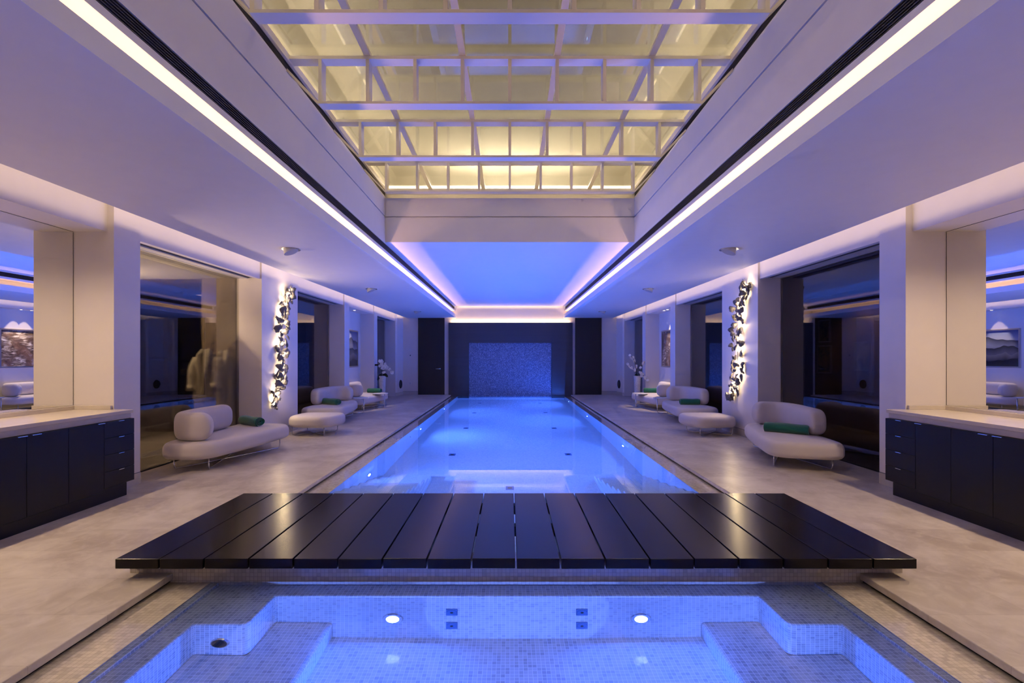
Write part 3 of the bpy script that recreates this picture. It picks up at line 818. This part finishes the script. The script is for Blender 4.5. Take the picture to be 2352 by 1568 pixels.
# ------------------------------------------------------------------ vanities
for nm, s in SIDES:
    YV0 = 1.2; YV1 = 5.195
    oth = 'left' if s < 0 else 'right'
    bm = nb(); sbox(bm, s, 4.045, 4.698, YV0, YV1, .855, .89); sbox(bm, s, 4.065, 4.698, YV0, YV1-.01, .80, .855)
    sbox(bm, s, 4.655, 4.698, YV0, YV1, .89, .932); sbox(bm, s, 4.27, 4.66, YV1-.03, YV1, .89, .932)
    o = obj('worktop', bm, M['stone'], bevel=.003); tag(o, 'pale stone worktop with upstand over the %s dark cabinets' % oth, 'worktop', 'stone worktops under the mirrors')
    XF = 4.03
    def handle(par, y, z):
        bm = nb(); box(bm, s*(XF-.028)-par.location.x, s*(XF-.0)-par.location.x, y-.045-par.location.y, y+.045-par.location.y, z-.004, z+.002)
        return bm
    # drawer unit
    a, b = 4.80, 5.185
    t = thing('drawer_cabinet', (s*4.35, (a+b)/2, 0), 'black cabinet with four drawers at the far end of the %s worktop' % oth, 'cabinet', 'four-drawer cabinets')
    yc = (a+b)/2
    bm = nb(); box(bm, s*(4.05-4.35), s*(4.69-4.35), a-yc, b-yc, .135, .799); obj('carcass', bm, M['cab'], t)
    bm = nb(); box(bm, s*(4.04-4.35), s*(4.69-4.35), a-yc, b-.09-yc, 0, .135); obj('plinth', bm, M['cab'], t)
    zs = (.798, .635, .468, .300, .137)
    for k in range(4):
        bm = nb(); box(bm, s*(XF-4.35), s*(4.0495-4.35), a+.003-yc, b-yc, zs[k+1]+.003, zs[k]); d = obj('drawer', bm, M['cab'], t)
        bm = nb(); box(bm, s*(XF-.022-4.35), s*(XF+.001-4.35), -.035, .035, zs[k]-.006, zs[k]-.001); obj('pull', bm, M['chrome'], d)
    # door units
    edges = [4.80, 4.415, 4.03, 3.64, 3.25, 2.86, 2.47, 2.08, 1.69]
    for u in range(3 if s else 0):
        a, m_, b = edges[2*u+2], edges[2*u+1], edges[2*u]
        yc = (a+b)/2
        t = thing('door_cabinet', (s*4.35, yc, 0), ('black two-door cabinet beside the drawers under the %s worktop', 'black two-door cabinet nearer the picture edge under the %s worktop', 'black two-door cabinet at the near end of the %s worktop')[u] % oth, 'cabinet', 'two-door cabinets')
        bm = nb(); box(bm, s*(4.05-4.35), s*(4.69-4.35), a-yc, b-yc, .11, .799); obj('carcass', bm, M['cab'], t)
        bm = nb(); box(bm, s*(4.04-4.35), s*(4.69-4.35), a-yc, b-yc, 0, .11); obj('plinth', bm, M['cab'], t)
        for (p, q, hy) in ((m_, b, b-.05), (a, m_, a+.07)):
            bm = nb(); box(bm, s*(XF-4.35), s*(4.0495-4.35), p+.003-yc, q-.0015-yc, .115, .798); d = obj('cabinet_door', bm, M['cab'], t)
            bm = nb(); box(bm, s*(XF-.022-4.35), s*(XF+.001-4.35), hy-.04-yc, hy+.04-yc, .792, .797); obj('pull', bm, M['chrome'], d)
    bm = nb(); sbox(bm, s, 4.692, 4.699, YV0-.5, 5.19, .935, 2.795)
    mi = thing('wall_mirror', (s*4.695, 3.0, .935), 'frameless wall mirror above the %s stone worktop' % oth, 'mirror', 'mirrors above the worktops')
    obj('mirror_pane', w2l(bm, mi), M['mirror'], mi)
    bm = nb(); sbox(bm, s, 4.6955, 4.6995, YV0-.5, 5.199, 2.795, 2.7995); sbox(bm, s, 4.6955, 4.6995, 5.194, 5.199, .935, 2.79); obj('edge_strip', w2l(bm, mi), M['gap'], mi)
    # downlights over the worktop
    for k, y in enumerate((4.13, 2.9, 1.7)):
        if k == 0:
            t = thing('recessed_downlight', (s*4.45, y, 2.7995), 'small recessed spotlight over the %s worktop' % oth, 'ceiling light', 'spotlights over the worktops')
            bm = nb(); disc(bm, (0, 0, 0), (0, 0, -1), .035, .033, .003); obj('lens', bm, M['spot'], t)
            bm = nb(); lathe(bm, [(.036, -.004), (.046, -.004), (.046, 0), (.036, 0)], 24, cap=False); obj('trim_ring', bm, M['plastic'], t)

# ------------------------------------------------------------------ picture niches
for nm, s in SIDES:
    t = thing('framed_picture', (s*4.689, 14.07, 1.70), ('framed grey-blue dune landscape print above the far left sofa' if s < 0 else 'framed print of rushing water over brown rocks above the far right sofa'), 'picture')
    bm = nb()
    for a, b, c, d_ in ((-.77, .77, .51, .55), (-.77, .77, -.55, -.51), (-.77, -.73, -.51, .51), (.73, .77, -.51, .51)): box(bm, 0, -s*.04, a, b, c, d_)
    obj('picture_frame', bm, M['frame'], t, bevel=.004)
    bm = nb(); box(bm, -s*.004, -s*.02, -.73, .73, -.51, .51); obj('print', bm, M['dune'] if s < 0 else M['torrent'], t)
    ys = (13.9,) if s < 0 else (13.7, 14.0)
    for i, y in enumerate(ys):
        lb = 'small lit spotlight in the left picture niche ceiling' if s < 0 else ('small lit spotlight, nearer one in the right picture niche ceiling', 'small lit spotlight, farther one in the right picture niche ceiling')[i]
        q = thing('recessed_downlight', (s*4.47, y, 2.7995), lb, 'ceiling light', 'picture niche spotlights')
        bm = nb(); disc(bm, (0, 0, 0), (0, 0, -1), .033, .031, .003); obj('lens', bm, M['spot'], q)
        bm = nb(); lathe(bm, [(.034, -.004), (.044, -.004), (.044, 0), (.034, 0)], 24, cap=False); obj('trim_ring', bm, M['plastic'], q)
        spot('picture_spot', (s*4.47, y, 2.78), (s*4.60, y, 1.2), 105, WARM2, 62, .5, .02)

# ------------------------------------------------------------------ ceiling eyeball lamps (unlit)
for nm, s in SIDES:
    for i, y in enumerate((6.8, 10.75, 16.1)):
        t = thing('eyeball_downlight', (s*3.08, y, ZC), ('nearest', 'middle', 'farthest')[i] + ' swivel downlight in the %s side ceiling' % nm, 'ceiling light', 'swivel downlights')
        bm = nb(); lathe(bm, [(.105, -.001), (.128, -.001), (.126, -.009), (.105, -.009)], 32, cap=False); obj('trim_ring', bm, M['steel'], t, smooth=False)
        bm = nb(); n = 32; top = []; low = []
        for k in range(n):
            a = 2*PI*k/n; x = math.cos(a)*.1; y_ = math.sin(a)*.1
            top.append(bm.verts.new((x, y_, 0)))
            zz = -.012 - .075*(s*x/.1*.5+.5)
            low.append(bm.verts.new((x*.90 + s*-.002, y_*.90, zz)))
        for k in range(n): bm.faces.new((top[k], top[(k+1) % n], low[(k+1) % n], low[k]))
        bm.faces.new(top[::-1]); obj('eyeball', bm, M['plastic'], t)
        bm = nb(); vs = [bm.verts.new(v_) for v_ in [(math.cos(2*PI*k/n)*.0895-s*.002, math.sin(2*PI*k/n)*.0895, -.0125-.075*(s*math.cos(2*PI*k/n)*.5+.5)) for k in range(n)]]
        bm.faces.new(vs); obj('face', bm, M['soft'], t)

# ------------------------------------------------------------------ sofas, ottomans, tables, towels
def make_sofa(my):
    """chaise with a curled back; wall side is -x, arm at -y (my=1) or +y (my=-1)"""
    def f(p): return (p[0], p[1]*my)
    t = thing('chaise_sofa', (0, 0, 0), 'x', 'sofa', 'white chaise sofas')
    ol = [f(p) for p in ((-.43, -1.0), (.24, -1.03), (.40, -.2), (.50, .92), (-.43, 1.03))]
    ol = round_poly(ol, .30, 9)
    bm = nb(); cushion(bm, ol, .155, .365, .075, .085, .012); obj('seat', bm, M['uphol'], t, smooth=True)
    path = chaikin([f(p) for p in ((.16, -.74), (-.06, -.80), (-.27, -.70), (-.335, -.40), (-.325, 0.), (-.315, .42))], 4, False)
    bm = nb(); bolster(bm, path, .112, .372, .735); obj('backrest', bm, M['uphol'], t, smooth=True)
    A, B, C, D = [f(p) for p in ((-.30, -.80), (.15, -.80), (.36, .68), (-.30, .80))]
    for p, q in ((A, C), (B, D)):
        d = Vector((q[0]-p[0], q[1]-p[1])).normalized(); r = .009
        def P(c, z, k=0): return (c[0]+d.x*k, c[1]+d.y*k, z)
        pts = [P(p, .17), P(p, .05), P(p, .02, .012), P(p, .0105, .045), P(q, .0105, -.045), P(q, .02, -.012), P(q, .05), P(q, .17)]
        bm = nb(); tube(bm, pts, r, 10); obj('leg_frame', bm, M['chrome'], t, smooth=True)
    return t
SA = make_sofa(1); SB = make_sofa(-1)
sofas = (('A', -4.03, 7.03, 0, 'white chaise sofa with curled back nearest the left cabinets'), ('B', -4.08, 11.27, 0, 'white chaise sofa on the left behind the ottoman, second from the viewer'), ('A', -4.18, 13.98, 0, 'white chaise sofa on the left under the dune picture'),
         ('A', 3.97, 7.03, PI-.16, 'white chaise sofa nearest the right cabinets'), ('A', 4.08, 11.27, PI, 'white chaise sofa on the right behind the ottoman, second from the viewer'), ('B', 4.18, 13.98, PI, 'white chaise sofa on the right under the rushing water picture'))
used = set()
for k, x, y, rz, lb in sofas:
    src = SA if k == 'A' else SB
    o = src if k not in used else copy_tree(src)
    used.add(k); o.location = (x, y, 0); o.rotation_euler = (0, 0, rz); o['label'] = lb

def make_ottoman():
    t = thing('ottoman', (0, 0, 0), 'x', 'ottoman', 'white ottomans')
    ol = round_poly([(-.47, -.36), (.30, -.44), (.48, -.10), (.44, .42), (-.44, .42)], .26, 9)
    bm = nb(); cushion(bm, ol, .155, .36, .075, .085, .014); obj('seat', bm, M['uphol'], t, smooth=True)
    for p, q in (((-.36, -.28), (.28, .28)), ((.24, -.30), (-.32, .30))):
        d = Vector((q[0]-p[0], q[1]-p[1])).normalized()
        def P(c, z, k=0): return (c[0]+d.x*k, c[1]+d.y*k, z)
        bm = nb(); tube(bm, [P(p, .17), P(p, .05), P(p, .02, .012), P(p, .0105, .045), P(q, .0105, -.045), P(q, .02, -.012), P(q, .05), P(q, .17)], .009, 10); obj('leg_frame', bm, M['chrome'], t, smooth=True)
    return t
ot = make_ottoman(); ot.location = (-3.66, 9.20, 0); ot['label'] = 'low white ottoman on the left in front of the flower wall lamp'
# mirrored twin for the right side, same outline turned
o2 = copy_tree(ot); o2.location = (3.74, 9.18, 0); o2.scale = (-1, 1, 1); o2['label'] = 'low white ottoman on the right in front of the flower wall lamp'

def make_table():
    t = thing('side_table', (0, 0, 0), 'x', 'side table', 'white side tables')
    bm = nb(); lathe(bm, [(.10, .385), (.20, .388), (.225, .396), (.228, .405), (.222, .412), (.18, .415), (.0001, .415)], 36); obj('table_top', bm, M['lacquer'], t, smooth=True)
    bm = nb(); tube(bm, [(.09, .13, .388), (.09, .13, .05), (.086, .125, .02), (.07, .11, .0125)], .0125, 12); obj('stem', bm, M['chrome'], t, smooth=True)
    bm = nb(); tube(bm, [(.07, .11, .0125), (-.10, -.03, .0125), (-.16, .05, .0125)], .011, 10); obj('foot', bm, M['chrome'], t, smooth=True)
    return t
tb = make_table()
tabs = ((-3.88, 12.42, 1, 'round white side table between the second and third left sofas'), (-3.74, 13.95, 1, 'round white side table in front of the far left sofa'), (3.92, 12.42, -1, 'round white side table between the second and third right sofas'), (3.76, 13.95, -1, 'round white side table in front of the far right sofa'))
for i, (x, y, s, lb) in enumerate(tabs):
    o = tb if i == 0 else copy_tree(tb)
    o.location = (x, y, 0); o.scale = (s, 1, 1); o['label'] = lb
    if i in (1, 3): pass

def make_towel(L, seed):
    rr = random.Random(seed)
    t = thing('rolled_towel', (0, 0, 0), 'x', 'towel', 'rolled green towels')
    turns = 3.4; n = 150; Rm = .082; th = .0115
    outp = []; inp = []
    for k in range(n+1):
        a = 2*PI*turns*k/n; r = .016 + (Rm-.016)*k/n
        w = 1+.03*math.sin(3*a+seed)
        outp.append((math.cos(a+1.8)*r*1.10*w, math.sin(a+1.8)*r*.92*w)); r2 = max(r-th, .004)
        inp.append((math.cos(a+1.8)*r2*1.10*w, math.sin(a+1.8)*r2*.92*w))
    prof = outp + inp[::-1]
    mz = min(p[1] for p in prof)
    bm = nb(); rings = []
    NS = 14
    for j in range(NS+1):
        u = j/NS; x = (u-.5)*L
        sag = 1+.02*math.sin(u*9+seed)+(-.05 if j in (0, NS) else 0)
        rings.append([bm.verts.new((x + .006*math.sin(7*i/len(prof)+seed)*(1 if j in (0, NS) else 0), p[0]*sag, (p[1]-mz)*sag)) for i, p in enumerate(prof)])
    m = len(prof)
    for A, B in zip(rings, rings[1:]):
        for k in range(m): bm.faces.new((A[k], A[(k+1) % m], B[(k+1) % m], B[k]))
    for rg, fl in ((rings[0], 0), (rings[-1], 1)):
        for k in range(n):
            q = (rg[k], rg[k+1], rg[m-2-k], rg[m-1-k]); bm.faces.new(q)
    obj('roll', bm, M['towel'], t, smooth=False)
    return t
towels = ((-4.28, 7.78, -3.90, 7.52, 'dark green towel roll lying on the front left sofa'), (-4.25, 11.12, -3.86, 10.86, 'dark green towel roll lying on the second left sofa'), (-4.26, 14.62, -3.90, 14.56, 'dark green towel roll lying on the far left sofa under the picture'),
          (3.74, 7.04, 4.12, 6.70, 'long dark green towel roll lying on the front right sofa'), (3.88, 10.96, 4.25, 10.93, 'dark green towel roll lying on the second right sofa'), (4.10, 14.70, 4.46, 14.62, 'bright green towel roll lying on the far right sofa'))
for i, (xa, ya, xb, yb, lb) in enumerate(towels):
    L = math.hypot(xb-xa, yb-ya)
    o = make_towel(L+.05, i*1.3)
    o.location = ((xa+xb)/2, (ya+yb)/2, .376); o.rotation_euler = (0, 0, math.atan2(yb-ya, xb-xa)); o['label'] = lb

# vases and orchids
def orchid(loc, branches, leaves, label):
    t = thing('orchid_stems', loc, label, 'flowers')
    rr = random.Random(int(abs(loc[0])*100+loc[1]*7))
    def flower(c, r, d):
        bm = nb(); d = Vector(d).normalized(); u, w_ = frame_of(d)
        for k in range(5):
            a = 2*PI*k/5+rr.uniform(-.2, .2); dir_ = u*math.cos(a)+w_*math.sin(a); sd = u*-math.sin(a)+w_*math.cos(a)
            ring = []
            for (q, wd, lift) in ((.05, .15, 0), (.45, .52, .10), (.8, .48, .12), (1.0, .14, .02)):
                ring.append([bm.verts.new(Vector(c)+dir_*r*q+sd*r*wd*e+d*r*(lift-.10*abs(e))) for e in (-1, 0, 1)])
            for A, B in zip(ring, ring[1:]):
                for e in range(2): bm.faces.new((A[e], A[e+1], B[e+1], B[e]))
        obj('flower', bm, M['flower'], t, smooth=True)
    for pts, n, r, jit in branches:
        bm = nb(); cp = chaikin([Vector(p) for p in pts], 2, False); tube(bm, cp, .006, 6); obj('stem', bm, M['stem'], t, smooth=True)
        for k in range(n):
            u = .45+.55*k/max(1, n-1); q = cp[min(len(cp)-1, int(u*(len(cp)-1)))]
            flower(q+Vector((rr.uniform(-jit, jit), rr.uniform(-jit, jit), rr.uniform(-jit, jit))), r*rr.uniform(.8, 1.1), (rr.uniform(-.6, .6), -1, rr.uniform(-.2, .5)))
    for pts, wd in leaves:
        bm = nb(); cp = chaikin([Vector(p) for p in pts], 2, False); pr = None
        for i, q in enumerate(cp):
            u = i/(len(cp)-1); w_ = wd*math.sin(PI*min(1, u*.95+.05))**.7
            d = (cp[min(i+1, len(cp)-1)]-cp[max(0, i-1)]).normalized(); sdv = d.cross(Vector((0, -1, .3))).normalized()
            row = [bm.verts.new(q-sdv*w_), bm.verts.new(q+Vector((0, .012, -.008))), bm.verts.new(q+sdv*w_)]
            if pr:
                for e in range(2): bm.faces.new((pr[e], pr[e+1], row[e+1], row[e]))
            pr = row
        obj('leaf', bm, M['leaf'], t, smooth=True)
    return t
for nm, s in SIDES:
    t = thing('tall_vase', (s*4.03, 15.28, 0), 'tall tapered vase of speckled white mosaic beside the far %s sofa' % nm, 'vase', 'tall mosaic vases')
    bm = nb(); lathe(bm, [(.070, 0), (.078, .02), (.095, .45), (.112, .84), (.114, .86), (.104, .86), (.09, .50), (.0001, .48)], 32); obj('vase_body', bm, M['vase'], t, smooth=True)
orchid((-4.03, 15.28, .86), ((((0, 0, -.35), (.02, -.02, .15), (.0, -.03, .38), (.05, -.05, .42), (.06, -.08, .15)), 26, .052, .085),
      (((0, 0, -.35), (.05, -.03, .1), (.12, -.05, .30), (.25, -.06, .22), (.33, -.06, .08)), 12, .045, .03),
      (((0, 0, -.35), (-.02, -.02, .2), (-.08, -.03, .34), (-.26, -.03, .34), (-.36, -.03, .5)), 0, .05, .02)),
      (((( .0, -.03, .03), (-.06, -.06, .03), (-.12, -.12, -.14)), .045), (((.02, -.03, .04), (.10, -.05, .05), (.19, -.08, -.03)), .045), (((-.08, -.03, .33), (-.18, -.04, .35), (-.29, -.04, .33)), .03)),
      'spray of white orchids with dark leaves in the left mosaic vase')
orchid((4.03, 15.28, .86), ((((0, 0, -.35), (-.02, -.02, .1), (-.08, -.04, .4), (-.14, -.05, .55), (-.20, -.05, .62)), 9, .05, .04),
      (((0, 0, -.35), (-.03, -.03, .05), (-.08, -.06, .2), (-.2, -.08, .28), (-.33, -.08, .36)), 9, .045, .04),
      (((0, 0, -.35), (.05, -.02, .1), (.10, -.05, .3), (.2, -.06, .42), (.3, -.06, .55)), 9, .045, .04),
      (((0, 0, -.35), (.03, -.05, .05), (.08, -.1, .10), (.18, -.14, -.02), (.28, -.16, -.10)), 13, .05, .04)),
      ((((0, -.03, .0), (-.04, -.06, .05), (-.10, -.1, .02)), .03),),
      'loose spray of white orchids spreading from the right mosaic vase')

# ------------------------------------------------------------------ flower wall lamps
def wall_lamp(s, path, label, seed, npet):
    rr = random.Random(seed)
    c0 = path[0]
    t = thing('flower_wall_lamp', (s*4.26, c0[0], c0[1]), label, 'wall lamp', 'pewter flower wall lamps')
    P = chaikin([Vector((y-c0[0], z-c0[1])) for y, z in path], 2, False)
    bm = nb(); tube(bm, [(-s*(.055+.02*math.sin(i*.9)), p.x, p.y) for i, p in enumerate(P)], .007, 6)
    obj('branch', bm, M['petal'], t, smooth=True)
    def at(u):
        f_ = u*(len(P)-1); i = min(len(P)-2, int(f_)); return P[i].lerp(P[i+1], f_-i)
    nb_ = 13
    for k in range(nb_):
        u = (k+.5)/nb_; q = at(u); dy = rr.uniform(-.05, .05)
        bm = nb(); bmesh.ops.create_icosphere(bm, subdivisions=2, radius=.020); bmesh.ops.translate(bm, verts=bm.verts[:], vec=(-s*.055, q.x+dy, q.y))
        obj('bulb', bm, M['bulb'], t, smooth=True)
        point('flower_glow', (s*(4.26-.085), c0[0]+q.x+dy*1.2, c0[1]+q.y+.03), 3.4, (1., .74, .42), .015)
    def petal(cy, cz, r, out, tilt, rot, el=1.):
        bm = nb(); n = 7; g = []
        ph = rr.uniform(0, 6)
        for i in range(n):
            row = []
            for j in range(n):
                a = (i/(n-1)-.5)*2; b = (j/(n-1)-.5)*2
                x = a*math.sqrt(1-b*b/2); y = b*math.sqrt(1-a*a/2)
                rr_ = 1+.13*math.sin(3*math.atan2(y, x)+ph)+.07*math.sin(7*math.atan2(y, x)+ph*2)
                d = math.hypot(x, y)
                h = -.55*d*d + .10*math.sin(5*math.atan2(y, x)+ph)*d
                row.append(bm.verts.new((h*r, x*rr_*r, y*rr_*r*el)))
            g.append(row)
        for i in range(n-1):
            for j in range(n-1): bm.faces.new((g[i][j], g[i+1][j], g[i+1][j+1], g[i][j+1]))
        m = Matrix.Rotation(rot, 4, 'X'); m = Matrix.Rotation(tilt[0], 4, 'Y') @ Matrix.Rotation(tilt[1], 4, 'Z') @ m
        if s > 0: m = Matrix.Scale(-1, 4, Vector((1, 0, 0))) @ m
        bmesh.ops.transform(bm, matrix=m, verts=bm.verts[:])
        bmesh.ops.translate(bm, verts=bm.verts[:], vec=(-s*out, cy, cz))
        o = obj('petal', bm, M['petal'], t, smooth=True)
        sm = o.modifiers.new('thick', 'SOLIDIFY'); sm.thickness = .006
    for k in range(npet):
        u = (k+.3)/npet; q = at(min(1, u)); wd = .17*math.sin(PI*min(1, max(.05, u*.9+.08)))**.6
        side = (-1, 1, 0, .6, -.6)[k % 5]
        petal(q.x+side*wd+rr.uniform(-.03, .03), q.y+rr.uniform(-.03, .03), rr.uniform(.042, .070), rr.uniform(.06, .135), (rr.uniform(-.7, .7), rr.uniform(-.8, .8)), rr.uniform(0, 6), rr.uniform(.85, 1.25))
    for k in range(7):
        u = rr.uniform(.05, .98); q = at(u); sd = rr.choice((-1, 1))
        petal(q.x+sd*rr.uniform(.14, .2), q.y, .032, .06, (rr.uniform(-.5, .5), rr.uniform(-.5, .5)), rr.uniform(-.5, .5), 2.6)
    for k in range(4):
        bm = nb(); q = P[-1]; tube(bm, [(-s*.05, q.x, q.y-.05), (-s*.09, q.x+.03*k-.04, q.y+.10+.02*(k % 2))], [.006, .003], 6); obj('stamen', bm, M['petal'], t)
    return t
def onwall(s, pts): return [(4.18*1110/abs(x-1171), 1.45-(y-820)*4.18/abs(x-1171)) for x, y in pts]
wall_lamp(-1, onwall(-1, ((631, 932), (642, 895), (650, 862), (654, 830), (652, 790), (649, 752), (652, 720), (660, 690), (668, 668))), 'tall pewter flower wall lamp glowing on the left pier', 11, 74)
wall_lamp(1, onwall(1, ((1674, 915), (1687, 885), (1690, 845), (1689, 800), (1693, 752), (1696, 712), (1703, 680), (1710, 655))), 'tall pewter flower wall lamp glowing on the right pier', 23, 74)

# ------------------------------------------------------------------ lamps of the room
for nm, s in SIDES:
    # centre coves: strip behind the lip, shining up and inward
    area('cove_strip', (s*2.235, (YE+YB)/2, 3.02), (-s*.25, 0, 1), .02, YE-YB-.3, 60, (1., .58, .36), (0, 1, 0))
    # wall troughs
    area('wall_trough_strip', (s*3.925, (YE+YB)/2, 3.07), (s*1, 0, -.05), .02, YE-YB-.2, 24, (1., .74, .48), (0, 1, 0))
    # vanity spots
    for y in (4.13, 2.9, 1.7):
        spot('worktop_spot', (s*4.48, y, 2.785), (s*4.22, y, 0), 92, (1., .72, .45), 150, 1., .035)
# end wall
area('feature_top_strip', (0.02, YE-.06, 2.80), (0, .3, 1), .03, 4.6, 15, (1., .66, .36), (1, 0, 0))
area('raised_ceiling_strip', (0, YE-.22, 3.50), (0, 1, -.1), .03, 4.1, 6, WARM2, (1, 0, 0))
# lantern lamps
for s in (-1, 1):
    area('lantern_strip', (s*2.56, 4.6, 4.86), (-s*.55, 0, 1), .06, 11., 400, (1., .84, .66), (0, 1, 0))
area('lantern_end_strip', (0, 10.4, 4.88), (0, -.25, 1), .3, 2.6, 720, (1., .87, .70), (1, 0, 0))
# rooms behind the glass: corridor downlight, then added unseen fill lights
spot('corridor_spot', (-5.95, 7.75, 2.78), (-4.95, 8.15, 1.0), 230, (1., .74, .42), 100, .8, .04)
area('corridor_strip', (-6.4, 6.9, 2.2), (0, 0, 1), .3, 1.6, 420, (1., .74, .5))  # added fill without a fitting, floats under the corridor ceiling to brighten it
area('gym_fill', (-6.5, 10.9, 2.78), (0, 0, -1), .4, 1.2, 9, (1., .70, .55))  # added dim fill, no fitting, lets the gym machines show
spot('lounge_fill', (6.3, 9.3, 2.75), (7.0, 9.6, 1.3), 50, (1., .6, .4), 100, .8, .04)  # added unseen fill so the posters can be made out

for o in bpy.data.objects:
    if o.type == 'MESH':
        if o.name.endswith('_water'):
            o.cycles.is_caustics_caster = True
            for p in o.data.polygons: p.use_smooth = True
        elif o.parent is None and (o.name.startswith(('ceiling', 'wall_left', 'wall_right', 'wall_upstand', 'trim_3'))) : o.cycles.is_caustics_receiver = True
        elif o.parent is not None and o.parent.name.startswith(('roof_truss', 'feature')): o.cycles.is_caustics_receiver = True
for L in bpy.data.lights:
    if L.name.startswith('underwater_beam'): L.cycles.is_caustics_light = True
# ------------------------------------------------------------------ world, camera, view
wd = bpy.data.worlds.new('night'); sc.world = wd; wd.use_nodes = True
wd.node_tree.nodes['Background'].inputs[0].default_value = (.02, .03, .06, 1); wd.node_tree.nodes['Background'].inputs[1].default_value = .2
cam = bpy.data.cameras.new('camera'); cam.sensor_width = 36.; cam.lens = 1110*36/2352; cam.shift_x = 5/2352; cam.shift_y = 36/2352; cam.clip_start = .05
co = bpy.data.objects.new('camera', cam); col.objects.link(co); co.location = (0, 0, 1.45); co.rotation_euler = (PI/2, 0, 0)
sc.camera = co
sc.view_settings.view_transform = 'Standard'; sc.view_settings.look = 'None'; sc.view_settings.gamma = 1; sc.view_settings.exposure = .12; sc.view_settings.use_curve_mapping = False
sc.cycles.max_bounces = 7; sc.cycles.diffuse_bounces = 3; sc.cycles.glossy_bounces = 4; sc.cycles.transmission_bounces = 6; sc.cycles.transparent_max_bounces = 10
sc.cycles.sample_clamp_indirect = 4.; sc.cycles.use_denoising = True
sc.cycles.use_adaptive_sampling = True; sc.cycles.adaptive_threshold = .1; sc.cycles.adaptive_min_samples = 16
sc.cycles.blur_glossy = .1
